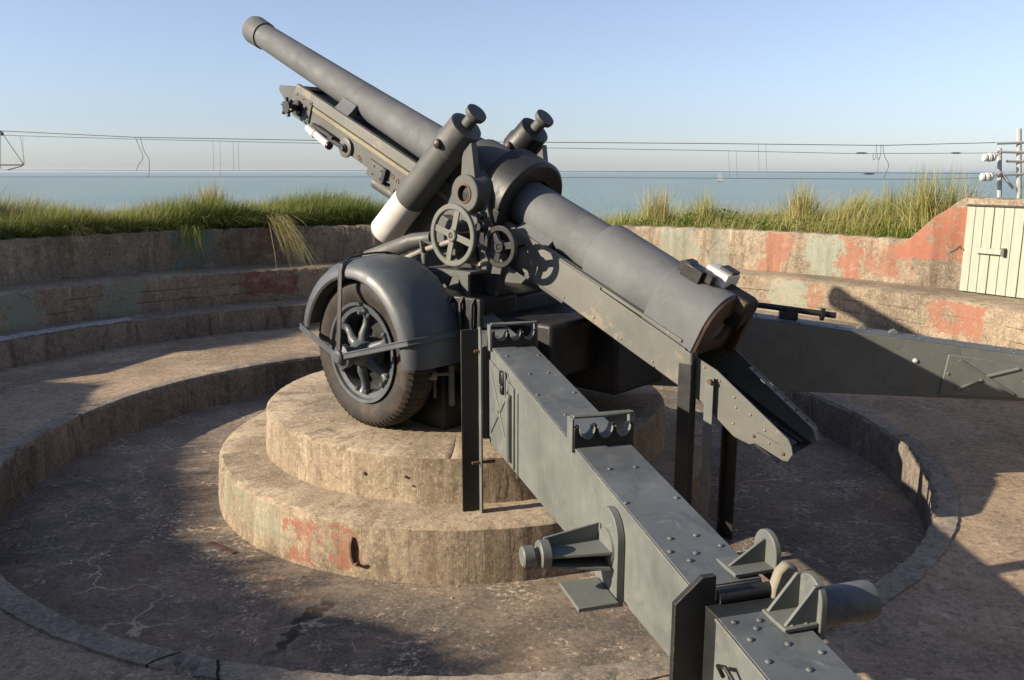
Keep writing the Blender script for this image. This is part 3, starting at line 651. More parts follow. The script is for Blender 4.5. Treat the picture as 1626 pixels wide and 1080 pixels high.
# ---- fenders with straps
def fender(sg):
    c = G(0, sg * 1.10, 1.273); u = -F; n = 44; m = MB(); vs = []
    # cross-section: (axial offset outward, radial offset)
    cs = [(.205, -.055), (.215, -.04), (.212, -.01), (.19, .035), (.13, .07), (.03, .085), (-.10, .09), (-.20, .085), (-.27, .07), (-.28, .05), (-.27, .058), (-.20, .072), (-.10, .077), (.03, .072), (.12, .057), (.18, .024), (.20, -.014), (.203, -.04), (.195, -.05)]
    for i in range(n + 1):
        a = R(-2 + 170 * i / n)     # from rear (towards the camera) over the top to the front
        r = .60; rx = .585
        for (x, y) in cs:
            rr = y
            vs.append(c + L * sg * x + u * math.cos(a) * (rx + rr) + Z * math.sin(a) * (r + rr))
    K = len(cs)
    m.add(vs, [(i * K + k, i * K + (k + 1) % K, (i + 1) * K + (k + 1) % K, (i + 1) * K + k) for i in range(n) for k in range(K)] + [tuple(range(K)), tuple(n * K + k for k in range(K))])
    fd = m.build('fender', FEN, gun, smooth=35)
    hub = c + L * sg * .325
    def strap(pts, wd=.018):
        # flat bar with raised edges: two thin bars side by side
        P_ = [V(p) for p in pts]; s_ = MB()
        s_.tube(P_, .012, 6); off = wd
        return P_
    def over(a, x, y): return c + L * sg * x + u * math.cos(R(a)) * (.585 + y) + Z * math.sin(R(a)) * (.60 + y)
    for a, sp in ((97, 0), (15, 0), (168, 0)):
        e_ = over(a, .225, .0)
        side = (V(over(a + 3, .225, 0)) - V(over(a - 3, .225, 0))).normalized()
        d0 = (e_ - hub).normalized()
        pts = [hub + d0 * .05, e_] + [over(a, x, y) for x, y in ((.21, .045), (.14, .085), (.03, .10), (-.10, .104), (-.20, .10), (-.275, .08))]
        sm = MB()
        for k in (-1, 1): sm.tube([p + side * .016 * k for p in pts], .0075, 6)
        vsb = []
        for p in pts: vsb += [p - side * .016, p + side * .016]
        # thin web with real thickness
        out = []
        for j, p in enumerate(pts):
            t = (pts[min(j + 1, len(pts) - 1)] - pts[max(j - 1, 0)]).normalized(); nn = t.cross(side).normalized() * .003
            out += [p - side * .016 + nn, p + side * .016 + nn, p + side * .016 - nn, p - side * .016 - nn]
        sm.add(out, [(j * 4 + k, j * 4 + (k + 1) % 4, (j + 1) * 4 + (k + 1) % 4, (j + 1) * 4 + k) for j in range(len(pts) - 1) for k in range(4)])
        sm.build('strap', FEN if a != 97 else DRK, fd, smooth=30)
    return fd
fender(1); fender(-1)

# ---- trails
TA = R(-74); D = V((math.cos(TA), math.sin(TA), 0)); NL = V((D.y, -D.x, 0))      # NL points outward (to the left)
P0 = V((.172, -1.764, 0)) - NL * .06
def mir(v):
    q = V(v) - O; return O + F * q.dot(F) - L * q.dot(L) + Z * v[2]
TW = .272
def zt(t): return 1.49 - .115 * t
def zb(t): return .845
def TP(t, w, z): return P0 + D * t - NL * w + Z * z
SL = (D - Z * .115).normalized(); TN_ = SL.cross(NL) ; TN_ = TN_ if TN_.z > 0 else -TN_
def trail(right):
    M_ = (lambda v: mir(v)) if right else (lambda v: V(v))
    mD = (M_(TP(1, 0, 0)) - M_(TP(0, 0, 0))); mN = (M_(TP(0, -1, 0)) - M_(TP(0, 0, 0))); mS = (M_(TP(1, 0, zt(1))) - M_(TP(0, 0, zt(0)))).normalized(); mT = mS.cross(mN); mT = mT if mT.z > 0 else -mT
    t1 = 4.6
    bd = MB(); segs = [(.02, 2.72), (2.885, t1)] if not right else [(-.55, t1)]
    def seg(bd, ta, tb, w0=0, w1=TW, top=0, bot=0):
        bd.hexa([M_(TP(ta, w0, zb(ta) + bot)), M_(TP(ta, w1, zb(ta) + bot)), M_(TP(tb, w1, zb(tb) + bot)), M_(TP(tb, w0, zb(tb) + bot)),
                 M_(TP(ta, w0, zt(ta) + top)), M_(TP(ta, w1, zt(ta) + top)), M_(TP(tb, w1, zt(tb) + top)), M_(TP(tb, w0, zt(tb) + top))])
    for sgm in segs: seg(bd, *sgm)
    body = bd.build('trail', TRL if not right else TRL, gun, bevel=.005)
    bdm = MB()
    for ta, tb in segs: bdm.tube([M_(TP(ta, .001, zt(ta) - .001)), M_(TP(tb, .001, zt(tb) - .001))], .0055, 6)
    bdm.build('weld_bead', TRL, body)
    # top plate (separate worn plate with slight overhang on the far side)
    tp = MB()
    for ta, tb in segs:
        tp.hexa([M_(TP(ta + .003, .006, zt(ta) + .001)), M_(TP(ta + .003, TW - .004, zt(ta) + .001)), M_(TP(tb - .003, TW - .004, zt(tb) + .001)), M_(TP(tb - .003, .006, zt(tb) + .001)),
                 M_(TP(ta + .003, .006, zt(ta) + .006)), M_(TP(ta + .003, TW - .004, zt(ta) + .006)), M_(TP(tb - .003, TW - .004, zt(tb) + .006)), M_(TP(tb - .003, .006, zt(tb) + .006))])
    tp.build('top_plate', TOPM, body, bevel=.002)
    # head of the trail towards the hinge
    hd = MB().hexa([M_(TP(-.95, .02, .95)), M_(TP(-.95, .30, .95)), M_(TP(.0, TW, .86)), M_(TP(.0, -.04, .86)), M_(TP(-.95, .02, 1.50)), M_(TP(-.95, .30, 1.50)), M_(TP(.0, TW, 1.47)), M_(TP(.0, -.04, 1.47))])
    head = hd.build('trail_head', TRL, body, bevel=.012)
    MB().hexa([M_(TP(-.92, .06, 1.502)), M_(TP(-.92, .26, 1.502)), M_(TP(-.50, .25, 1.495)), M_(TP(-.50, .08, 1.495)), M_(TP(-.92, .06, 1.535)), M_(TP(-.92, .26, 1.535)), M_(TP(-.52, .25, 1.525)), M_(TP(-.52, .08, 1.525))]).build('raised_plate', TRL, head, bevel=.006)
    rivets(head, [M_(TP(t, x, 1.50 - .03 * (t + .95))) for t, x in ((-.40, .05), (-.40, .22), (-.28, .0), (-.26, .12), (-.24, .22), (-.12, .05), (-.10, .20))] + [M_(TP(t, x, 1.535 - .01 * (t + .9) / .4)) for t, x in ((-.85, .08), (-.83, .23), (-.60, .11), (-.58, .23))], Z, .012, TOPM)
    # rivets on top
    tpR = [(.276, .044), (.303, .235), (.609, .084), (.609, .196), (.923, .03), (.93, .235), (1.215, .085), (1.22, .19), (1.827, .072), (1.834, .19), (2.125, .02), (2.13, .239), (2.414, .072), (2.415, .177), (2.50, .233), (2.497, .031), (2.526, .119), (2.566, .074),
           (2.92, .045), (2.964, .098), (3.009, .049), (3.054, .151), (3.112, .228), (3.112, .047), (3.172, .145), (3.26, .05), (3.30, .23), (3.40, .14), (3.55, .05), (3.55, .22), (2.93, .13)]
    rivets(body, [M_(TP(t, x, zt(t) + .006)) for t, x in tpR], mT, .0115 if not right else .011, TOPM)
    def bracket(t, h=.155):
        bm_ = MB(); w0, w1 = -.008, TW + .012; z0 = zt(t) - .005
        # scalloped plate with three half-round seats
        p = [(w0, z0), (w1, z0), (w1, z0 + h * .66)]
        xs = [w1 - .012]; nn = 3; cw = (w1 - w0 - .03) / 3
        for k in range(nn):
            xc = w1 - .015 - cw * (k + .5)
            for i in range(9):
                a = math.pi * i / 8; p.append((xc + cw * .42 * math.cos(a), z0 + h * .66 - math.sin(a) * h * .30 + (0 if 0 < i < 8 else .015)))
        p += [(w0, z0 + h * .66)]
        bm_.prism(p, M_(P0) + mD * t, -mN, Z, -.012, .012)
        sm_ = MB()
        for k in range(nn):
            xc = w1 - .015 - cw * (k + .5)
            pts = [M_(P0) + mD * (t) - mN * (xc + cw * .42 * math.cos(math.pi * i / 8)) + Z * (z0 + h * .66 - math.sin(math.pi * i / 8) * h * .30) for i in range(9)]
            out = []
            for q in pts: out += [q - mD * .035 + Z * .004, q + mD * .03 + Z * .004, q + mD * .03 - Z * .003, q - mD * .035 - Z * .003]
            MB().add(out, [(j * 4 + c_, j * 4 + (c_ + 1) % 4, (j + 1) * 4 + (c_ + 1) % 4, (j + 1) * 4 + c_) for j in range(8) for c_ in range(4)]).build('rest_seat', TRL, body)
        o = bm_.build('barrel_rest', DRK, body, bevel=.002)  # near-black against the seats: shade on this face is put into the colour
        for w_ in (w0 - .004, w1 + .004): MB().box(M_(TP(t - .03, w_, z0 + h * .5 - .01)), (mD, mN, Z), (.035, .005, h * .52)).build('rest_end', TRL, body, bevel=.002)
        MB().tube([M_(TP(t + .0, w0, z0 + h)), M_(TP(t, (w0 + w1) / 2, z0 + h - .003)), M_(TP(t, w1, z0 + h + .002))], .009, 6).box(M_(TP(t - .015, (w0 + w1) / 2, z0 + h)), (mD, mN, Z), (.02, (w1 - w0) / 2, .004)).build('rest_bar', TRL, body)
    if not right:
        bracket(.10); bracket(1.585)
        # angle iron leg
        MB().box(TP(-.005, -.118, .985), (D, NL, Z), (.007, .060, .60)).build('angle_iron', DRK, body, bevel=.002)  # darker than its flange: the shade on this leg is painted in
        lg = MB().prism([(0, .372), (.055, .372), (.055, 1.53), (.03, 1.60), (0, 1.60)], TP(0, -.06, 0), D, Z, -.006, .006).build('angle_iron_flange', TRL, body, bevel=.002)
        MB().cyl(TP(.03, -.10, 1.45), TP(.03, -.04, 1.45), .010).build('bolt', RST, body); MB().cyl(TP(.03, -.12, .72), TP(.03, .03, .72), .010).build('bolt', RST, body)
        # tool box door with X relief, strip and latch
        dz = MB().prism([(.06, .90), (.60, .86), (.60, 1.345), (.06, 1.40)], TP(0, 0, 0), D, Z, -.001, .012).build('box_lid', TRL, body, bevel=.004)
        mm = MB()
        for (ta, za, tb, zb_) in ((.10, .95, .50, 1.30), (.10, 1.34, .50, .92)):
            a_ = TP(ta, -.014, za); b_ = TP(tb, -.014, zb_); d_ = (b_ - a_).normalized(); mm.box((a_ + b_) / 2, (d_, NL, d_.cross(NL)), ((b_ - a_).length / 2, .006, .018))
        mm.build('lid_rib', TRL, dz, bevel=.004)
        MB().tube([TP(.555, -.02, .90), TP(.555, -.026, .93), TP(.555, -.026, 1.27), TP(.555, -.02, 1.30)], .020, 12).build('hinge_tube', TRL, dz)
        MB().box(TP(.665, -.003, 1.08), (D, NL, Z), (.006, .005, .25)).build('cover_strip', TRL, body, bevel=.002)
        MB().box(TP(.40, -.022, 1.36), (D, NL, Z), (.035, .012, .045)).box(TP(.40, -.022, 1.29), (D, NL, Z), (.022, .012, .03)).build('latch', BLK, dz, bevel=.012)
        MB().tube([TP(.45, -.02, 1.41), TP(.50, -.03, 1.38), TP(.50, -.03, 1.25), TP(.46, -.02, 1.23)], .005, 6).build('latch_wire', TRL, dz)
        # bolt handle and tube at the head
        MB().lathe(TP(-.80, -.10, 1.42), Z, [(0, .02), (.02, .035), (.07, .036), (.075, .05), (.09, .05), (.09, .018), (.17, .014), (.17, 0)], 16).build('hinge_pin', TRL, head)
        MB().cyl(TP(-.80, -.145, 1.61), TP(-.80, -.055, 1.61), .028).build('pin_handle', PALE, head)
        MB().cyl(TP(-.62, -.11, .93), TP(-.62, -.11, 1.22), .022).cyl(TP(-.62, -.24, 1.16), TP(-.62, -.11, 1.16), .012).build('locking_tube', TRL, head)
        MB().cyl(TP(-.62, -.29, 1.15), TP(-.62, -.22, 1.155), .030, .034, 14).build('locking_knob', PALE, head)
        rivets(head, [TP(-.3 + .06 * k, -.035 + .012, 1.38 - .13 * k) for k in range(0)] + [TP(-.16, -.036, 1.42 - .095 * k) for k in range(6)], NL, .011, TRL)
        # round flanged spigot on the left face
        t, z = 2.07, 1.03
        p = []
        for i in range(15): a = math.pi * i / 14; p.append((.105 * math.cos(a), .07 + .115 * math.sin(a)))
        p = [(.105, -.20)] + p + [(-.105, -.20)]
        fl_ = MB().prism(p, TP(t, 0, z), D, Z, .002, .034)
        # (D x Z points to -NL or NL) keep plate on the outer side
        o = fl_.build('spigot_plate', TRL, body, bevel=.003)
        nd = D.cross(Z); sgn = 1 if nd.dot(NL) > 0 else -1
        if sgn < 0:
            for v in o.data.vertices: v.co += NL * .036
        MB().lathe(TP(t, -.034, z + .02), NL, [(0, .078), (.010, .075), (.014, .06), (.014, 0)], 36).build('spigot_flange', TRL, body, smooth=30)
        c_ = TP(t, -.045, z + .02)
        sp = MB()
        sp.hexa([c_ + D * -.075 - Z * .075, c_ + D * .075 - Z * .075, c_ + D * .045 - Z * .045 + NL * .25, c_ - D * .045 - Z * .045 + NL * .25,
                 c_ + D * -.075 - Z * .063, c_ + D * .075 - Z * .063, c_ + D * .045 - Z * .035 + NL * .25, c_ - D * .045 - Z * .035 + NL * .25])
        sp.hexa([c_ + D * -.075 + Z * -.005, c_ + D * .075 - Z * .005, c_ + D * .045 - Z * .004 + NL * .25, c_ - D * .045 - Z * .004 + NL * .25,
                 c_ + D * -.075 + Z * .007, c_ + D * .075 + Z * .007, c_ + D * .045 + Z * .008 + NL * .25, c_ - D * .045 + Z * .008 + NL * .25])
        sp.hexa([c_ + D * -.078 - Z * .07, c_ + D * -.066 - Z * .07, c_ + D * -.038 - Z * .045 + NL * .25, c_ - D * .05 - Z * .045 + NL * .25,
                 c_ + D * -.078 + Z * .075, c_ + D * -.066 + Z * .075, c_ + D * -.038 + Z * .05 + NL * .25, c_ - D * .05 + Z * .05 + NL * .25])
        sp.build('spigot_arm', TRL, body, bevel=.002)
        MB().lathe(c_ + NL * .245, NL, [(0, .058), (.035, .058), (.04, .052), (.04, .028), (.065, .028), (.065, .042), (.105, .042), (.11, .036), (.11, 0)], 32).build('spigot_end', TRL, body, smooth=30)
        MB().box(TP(t + .03, -.125, .865), (D, NL, Z), (.115, .085, .009)).build('foot_plate', TRL, body, bevel=.002)
        # upright plate by the joint
        MB().prism([(-.10, .40), (.045, .40), (.045, 1.262), (-.005, 1.262), (-.10, 1.18)][::1], TP(2.79, 0, 0), -NL, Z, -.012, .012).build('spade_plate', DRK, body, bevel=.002)  # dark colour carries the shade on the face turned to the camera
        # joint web and rod
        MB().box(TP(2.80, TW / 2, 1.02), (D, NL, Z), (.10, TW / 2 - .01, .14)).build('joint_web', DRK, body)
        MB().cyl(TP(2.785, .06, 1.176), TP(2.785, .30, 1.176), .026).build('joint_rod', DRK, body)
        # triangular gusset brackets
        def gusset(t, w0, z0, ln, hh, names=2):
            g = MB().box(TP(t, w0 + ln / 2, z0), (D, NL, Z), (.065, ln / 2, .007)).build('gusset_base', TRL, body, bevel=.003)
            for dt in ((-.05, .045) if names == 2 else (-.0,)):
                MB().prism([(0, 0), (ln - .01, 0), (ln - .01, hh), (ln - .03, hh)], TP(t + dt, w0 + .01, z0 + .006), -NL, Z, -.006, .006).build('gusset_web', TRL, g, bevel=.002)
            pp = [(-.07, -.05)] + [(-.07 + 0, hh * .55)] + [(.07 * -math.cos(math.pi * i / 10), hh * .55 + .075 * math.sin(math.pi * i / 10)) for i in range(1, 10)] + [(.07, hh * .55), (.07, -.05)]
            MB().prism(pp, TP(t, w0 + ln + .004, z0), D, Z, -.012, .012).build('gusset_disc', TRL, g, bevel=.004)
        gusset(2.645, .17, zt(2.645) + .012, .16, .085, 1); gusset(2.95, .165, zt(2.95) + .012, .13, .12)
        rivets(body, [TP(3.0, .20, zt(3.0) + .022), TP(3.0, .25, zt(3.0) + .022)], Z, .010, TRL)
        MB().prism([(.24, 1.08), (.34, 1.08), (.36, 1.20), (.34, 1.26), (.30, 1.275), (.27, 1.25), (.25, 1.19)], TP(2.80, 0, 0), -NL, Z, -.02, .02).build('weathered_lug', STRIP2, body, bevel=.01)
        MB().lathe(TP(2.92, .325, 1.165), -NL, [(0, .056), (.02, .063), (.205, .065), (.222, .061), (.224, .048), (.17, .046), (.17, 0)], 40).build('trail_spigot', DRK if False else TOPM, body, smooth=30)
        MB().lathe(TP(3.33, .29, 1.08), -NL, [(0, .066), (.10, .068), (.115, .06), (.115, 0)], 32).build('trail_spigot', TOPM, body, smooth=30)
        # round eye and shackle at the lower left
        MB().lathe(TP(3.02, 0, .985), NL, [(0, .03), (.05, .032), (.055, .028), (.055, 0)], 20).build('side_eye', TRL, body)
        MB().tube([TP(2.98, -.02, 1.02), TP(2.98, -.04, 1.06), TP(3.02, -.04, 1.08), TP(3.06, -.03, 1.05), TP(3.06, -.02, 1.0)], .007, 8).build('shackle', BLK, body)
    else:
        # inner (camera side) face details: X-pressed cover plate, bolt, hook rod on top
        cp = MB().hexa([M_(TP(1.98, TW + .002, .87)), M_(TP(2.60, TW + .002, .87)), M_(TP(2.60, TW + .018, .87)), M_(TP(1.98, TW + .018, .87)),
                        M_(TP(2.02, TW + .002, 1.19)), M_(TP(2.60, TW + .002, 1.13)), M_(TP(2.60, TW + .018, 1.13)), M_(TP(2.02, TW + .018, 1.19))]).build('cover_plate', TRL, body, bevel=.006)
        mm = MB()
        for (ta, za, tb, zb_) in ((2.10, 1.15, 2.50, .90), (2.10, .92, 2.27, 1.0), (2.30, 1.03, 2.52, 1.10)):
            a_ = M_(TP(ta, TW + .02, za)); b_ = M_(TP(tb, TW + .02, zb_)); mm.tube([a_, b_], .013, 8)
        mm.build('pressed_cross', TRL, cp)
        rivets(cp, [M_(TP(t, TW + .018, z)) for t, z in ((2.03, 1.04), (2.57, 1.0))], -mN, .012, TRL)
        MB().lathe(M_(TP(1.79, TW, 1.13)), -mN, [(0, .018), (.012, .015), (.016, 0)], 12).build('white_bolt', WHT, body)
        MB().lathe(M_(TP(1.15, TW * .6, .842)), -Z, [(0, .03), (.02, .015), (.02, 0)], 12).build('drain_plug', DRK, body)
        rivets(body, [M_(TP(t, TW, z)) for t, z in [(.35 + .13 * k, 1.35 - .09 * (k % 3)) for k in range(7)] + [(.95, 1.05), (1.1, .95), (1.4, 1.0)]], -mN, .008, TRL)
        rz = lambda t: zt(t) + .085
        MB().cyl(M_(TP(-.3, .10, rz(-.3))), M_(TP(1.22, .10, rz(1.22))), .024, None, 14).build('ramrod', DRK, body)
        for t in (.86,):
            MB().box(M_(TP(t, .10, zt(t) + .035)), (mD, mN, Z), (.07, .05, .03)).box(M_(TP(t, .10, zt(t) + .07)), (mD, mN, Z), (.035, .035, .035)).build('rod_bracket', DRK, body, bevel=.006)
        MB().lathe(M_(TP(1.12, .10, rz(1.12) - .005)), mS, [(-.012, .05), (.012, .05), (.012, .028), (-.012, .028)], 20, closed=True).build('rod_ring', BLK, body)
        for t in (1.42, 1.66): MB().prism([(-.04, 0), (.04, 0), (.03, .03), (.0, .04), (-.03, .02)], M_(TP(t, .09, zt(t) + .002)), mS, mT, -.02, .02).build('small_catch', TRL, body, bevel=.004)
    return body
trail(False); trail(True)

# ---- iron posts that carry the rear of the trough
sup = thing('support_frame', 'dark angle-iron support frame under the rear end of the gun cradle', 'support', G(-2.25, 0, 0))
MB().box(G(-2.15, .275, .735), (F, L, Z), (.007, .035, .70)).box(G(-2.11, .31, .70), (F, L, Z), (.045, .006, .66)).build('post', DRK, sup, bevel=.002)  # shaded front of the angle iron, shade put into the dark paint
MB().box(G(-2.272, .285, .655), (F, L, Z), (.030, .005, .64)).build('post', TRL, sup, bevel=.002)  # sunlit flange of the same iron, its light put into the paler paint
MB().box(G(-2.15, -.275, .60), (F, L, Z), (.05, .006, .60)).box(G(-2.11, -.25, .60), (F, L, Z), (.006, .03, .60)).build('post', DRK, sup, bevel=.002)
MB().cyl(G(-2.28, .28, 1.27), G(-2.28, .31, 1.27), .016).build('bolt', RST, sup)

# ------------------------------------------------------------------ door in the raised part of the wall
pa = V((5.80, 3.18, 1.14)); pb = V((6.165, 2.555, 1.14)); dd = (pb - pa).normalized(); dn = V((dd.y, -dd.x, 0)); dn = dn if dn.x < 0 else -dn
def wood():
    k = NT('cream_painted_wood')
    g = k.noise(6, 6, .6, k.mapping((6, 6, .7)))
    c = k.mix(k.ramp(g, .4, .7), (.275, .305, .245), (.335, .36, .295))
    c = k.mix(k.ramp(k.noise(14, 6, .75, k.mapping((3, 3, .6))), .62, .72, 0, .5), c, (.28, .25, .19))
    return k.done(c, .7, k.bump(g, .3, .004))
WD = wood()
door = thing('plank_door', 'low cream painted plank door with a wooden handle in the raised wall on the right', 'door', pa)
pw = [.0, .105, .215, .33, .445, .56, .68, .80, .92]
for i in range(len(pw) - 1):
    x0, x1 = pw[i] + .004, pw[i + 1] - .004; ex = .006 * ((i * 7) % 3) / 2
    MB().box(pa + dd * ((x0 + x1) / 2) + dn * (.035 + ex) + Z * .505, (dd, dn, Z), ((x1 - x0) / 2, .018, .498)).build('plank', WD, door, bevel=.003)
MB().box(pa + dd * .47 + dn * .012 + Z * .51, (dd, dn, Z), (.48, .006, .50)).build('backing', NT('dark_gap').done((.05, .045, .035), .9), door)
MB().box(pa + dd * .475 + dn * .02 + Z * 1.02, (dd, dn, Z), (.49, .03, .010)).build('head_strip', NT('dark_iron').done((.03, .028, .025), .7), door, bevel=.002)
MB().box(pa + dd * .335 + dn * .085 + Z * .505, (dd, dn, Z), (.155, .02, .032)).build('handle', WD, door, bevel=.004)
MB().box(pa + dd * .50 + dn * .06 + Z * .505, (dd, dn, Z), (.02, .05, .045)).build('handle_block', NT('grey_wood').done((.11, .10, .09), .8), door, bevel=.004)
# concrete surround block behind door so that it sits in the wall
MB().box(pa + dd * .7 - dn * .19 + Z * .545, (dd, dn, Z), (.75, .165, .545)).build('door_wall_block', C_PAR, bevel=.01, label='raised concrete wall block behind the cream plank door', cat='wall block')
MB().tube([pa - dd * .14 + dn * .06 + Z * .46, pa - dd * .10 + dn * .10 + Z * .47, pa - dd * .05 + dn * .10 + Z * .50, pa - dd * .02 + dn * .09 + Z * .54, pa + dd * .0 + dn * .08 + Z * .50], .014, 8).build('wall_hook', RST, label='rusty iron hook on the wall just left of the plank door', cat='hook', loc=pa)
MB().lathe(V((-4.52, 5.48, 1.32)), V((.6, -.8, 0)), [(0, .02), (.03, .018), (.03, 0)], 10)

# ------------------------------------------------------------------ terrain, beach, sea
def ground_z(x, y):
    r = math.hypot(x + .3, y - .1); a = math.degrees(math.atan2(y - .1, x + .3))
    base = 1.62 + .10 * math.sin(x * .7) * math.sin(y * .5 + 1)
    left = max(0, min(1, (a - 118) / 35)) if a > 0 else 1
    if a > 158 or a < 0: left = 1
    z = base + .34 * left * min(1, max(0, (r - 7) / 1.2))
    if r > 11 and 214 < a % 360 < 345: z += 10.5 * min(1, (r - 11) / 13) ** 1.3 * min(1, (a % 360 - 214) / 22) * min(1, (345 - a % 360) / 14) + (.8 * math.sin(x * .6) * math.sin(y * .45) if r > 16 else 0)  # unseen high dune behind the camera, added to block low sky light
    if 170 < a % 360 < 242 and r < 12: z = float(np.interp(a % 360, *NEAR)) - .16  # unseen near bank follows the wall heights shaped for the shadow
    if r > 8.5 and y > 0:
        f_ = min(1, (r - 8.5) / 26) * max(0, min(1, y / 3)); z -= 9.2 * (f_ ** .8)
    return z
b = MB(); NA = 180; rs = [7.12, 7.3, 7.6, 8, 8.5, 9.2, 10, 11.5, 14, 18, 24, 32, 45, 80, 160, 400, 1200]
vs = [(-.3 + r * math.cos(2 * math.pi * i / NA), .1 + r * math.sin(2 * math.pi * i / NA)) for r in rs for i in range(NA)]
vs = [(x, y, ground_z(x, y) if math.hypot(x, y) < 60 else max(-9, ground_z(x, y))) for x, y in vs]
b.add(vs, [(k * NA + i, k * NA + (i + 1) % NA, (k + 1) * NA + (i + 1) % NA, (k + 1) * NA + i) for k in range(len(rs) - 1) for i in range(NA)])
k = NT('dune_soil'); GS = k.done(k.mix(k.ramp(k.noise(3, 6, .6), .4, .65), (.045, .05, .022), (.12, .10, .055)), .95, k.bump(k.noise(12, 5, .6), .8, .05))
b.build('dune_ground', GS, kind='structure')
k = NT('sea_water')
sc = k.mapping((1, .35, 1)); wv = k.noise(.55, 6, .62, sc); wv2 = k.noise(.06, 4, .6, k.mapping((.5, .12, 1)))
cs = k.mix(k.ramp(wv2, .35, .65), (.16, .235, .21), (.20, .265, .235))
k.b.inputs['IOR'].default_value = 1.33
wv3 = k.noise(.012, 5, .65, k.mapping((.25, 1.6, 1)))
cs = k.mix(k.ramp(wv3, .40, .62, 0, .5), cs, (.20, .27, .24))
SEA = k.done(cs, .35, k.bump(wv, 1, .5))
rs2 = [25, 60, 150, 400, 1000, 3000, 8000, 14000]; NA = 96
vs = [(r * math.cos(R(-4 + 188 * i / NA)), r * math.sin(R(-4 + 188 * i / NA)), -6.5) for r in rs2 for i in range(NA + 1)]
MB().add(vs, [(q * (NA + 1) + i, q * (NA + 1) + i + 1, (q + 1) * (NA + 1) + i + 1, (q + 1) * (NA + 1) + i) for q in range(len(rs2) - 1) for i in range(NA)]).build('sea', SEA, kind='structure')

# ------------------------------------------------------------------ grass (vectorised blades)
def grass_mat(name, cols, trans=.28):
    k = NT(name); at = k.n('ShaderNodeAttribute', attribute_name='tint')
    cr_ = k.n('ShaderNodeValToRGB'); e_ = cr_.color_ramp.elements
    while len(e_) < len(cols): e_.new(.5)
    for i, c in enumerate(cols): e_[i].position = i / (len(cols) - 1); e_[i].color = (*c, 1)
    k.L(at.outputs['Fac'], cr_.inputs[0]); k.L(cr_.outputs[0], k.b.inputs['Base Color']); k.b.inputs['Roughness'].default_value = .55
    k.b.inputs['Specular IOR Level'].default_value = .25
    tr_ = k.n('ShaderNodeBsdfTranslucent'); mx = k.n('ShaderNodeMixShader'); mx.inputs[0].default_value = trans
    k.L(cr_.outputs[0], tr_.inputs[0]); k.L(k.b.outputs[0], mx.inputs[1]); k.L(tr_.outputs[0], mx.inputs[2]); k.L(mx.outputs[0], k.out.inputs[0])
    return k.m
GRASS = grass_mat('marram_grass', [(.03, .065, .012), (.08, .135, .018), (.19, .23, .042), (.36, .32, .12), (.46, .39, .21)])
def blades(base, h, lean, wd, tint, name, mat, droop=.5, seg=4, **kw):
    """base (n,3), h (n,), lean (n,2) horizontal lean direction*amount, tint (n,)"""
    n = len(base); t = np.linspace(0, 1, seg + 1)
    lx = lean[:, 0:1]; ly = lean[:, 1:2]; H = h[:, None]
    cx = base[:, 0:1] + lx * H * (t ** 1.8)[None]; cy = base[:, 1:2] + ly * H * (t ** 1.8)[None]
    lm = np.hypot(lx, ly); cz = base[:, 2:3] + H * (t[None] - droop * lm * (t ** 2.6)[None])
    ang = rng.uniform(0, np.pi, n); wx = np.cos(ang)[:, None]; wy = np.sin(ang)[:, None]
    ww = wd[:, None] * (1 - t[None] ** 1.5 * .93)
    Lf = np.stack([cx - wx * ww, cy - wy * ww, cz], -1); Rt = np.stack([cx + wx * ww, cy + wy * ww, cz], -1)
    vs = np.stack([Lf, Rt], 2).reshape(-1, 3)                  # n,(seg+1),2
    k0 = np.arange(n)[:, None] * (seg + 1) * 2 + np.arange(seg)[None] * 2
    fs = np.stack([k0, k0 + 1, k0 + 3, k0 + 2], -1).reshape(-1, 4)
    loc = kw.pop('loc', None)
    if loc is not None: vs = vs - np.array(loc)
    me = bpy.data.meshes.new(name); me.vertices.add(len(vs)); me.vertices.foreach_set('co', vs.astype(np.float32).ravel())
    me.loops.add(fs.size); me.loops.foreach_set('vertex_index', fs.astype(np.int32).ravel())
    me.polygons.add(len(fs)); me.polygons.foreach_set('loop_start', (np.arange(len(fs)) * 4).astype(np.int32)); me.polygons.foreach_set('loop_total', np.full(len(fs), 4, np.int32))
    me.polygons.foreach_set('use_smooth', np.ones(len(fs), bool))
    at = me.attributes.new('tint', 'FLOAT', 'POINT'); at.data.foreach_set('value', np.repeat(tint, (seg + 1) * 2).astype(np.float32))
    me.update(); me.materials.append(mat)
    o = bpy.data.objects.new(name, me); COL.objects.link(o)
    if loc is not None: o.location = loc
    for a_, b_ in kw.items(): o[a_] = b_
    return o
def polar(n, a0, a1, r0, r1, clump=0, cs=.25):
    a = np.radians(rng.uniform(a0, a1, n)); r = rng.uniform(r0, r1, n)
    x = -.3 + r * np.cos(a); y = .1 + r * np.sin(a)
    if clump:
        m = max(1, n // clump); ci = rng.integers(0, m, n); x = x[ci] + rng.normal(0, cs, n); y = y[ci] + rng.normal(0, cs, n)
        rr = np.hypot(x + .3, y - .1); k = rr < 6.98; s_ = np.where(k, 6.99 / rr, 1); x = -.3 + (x + .3) * s_; y = .1 + (y - .1) * s_
    return x, y
def gz(x, y): return np.array([ground_z(p, q) for p, q in zip(x, y)])
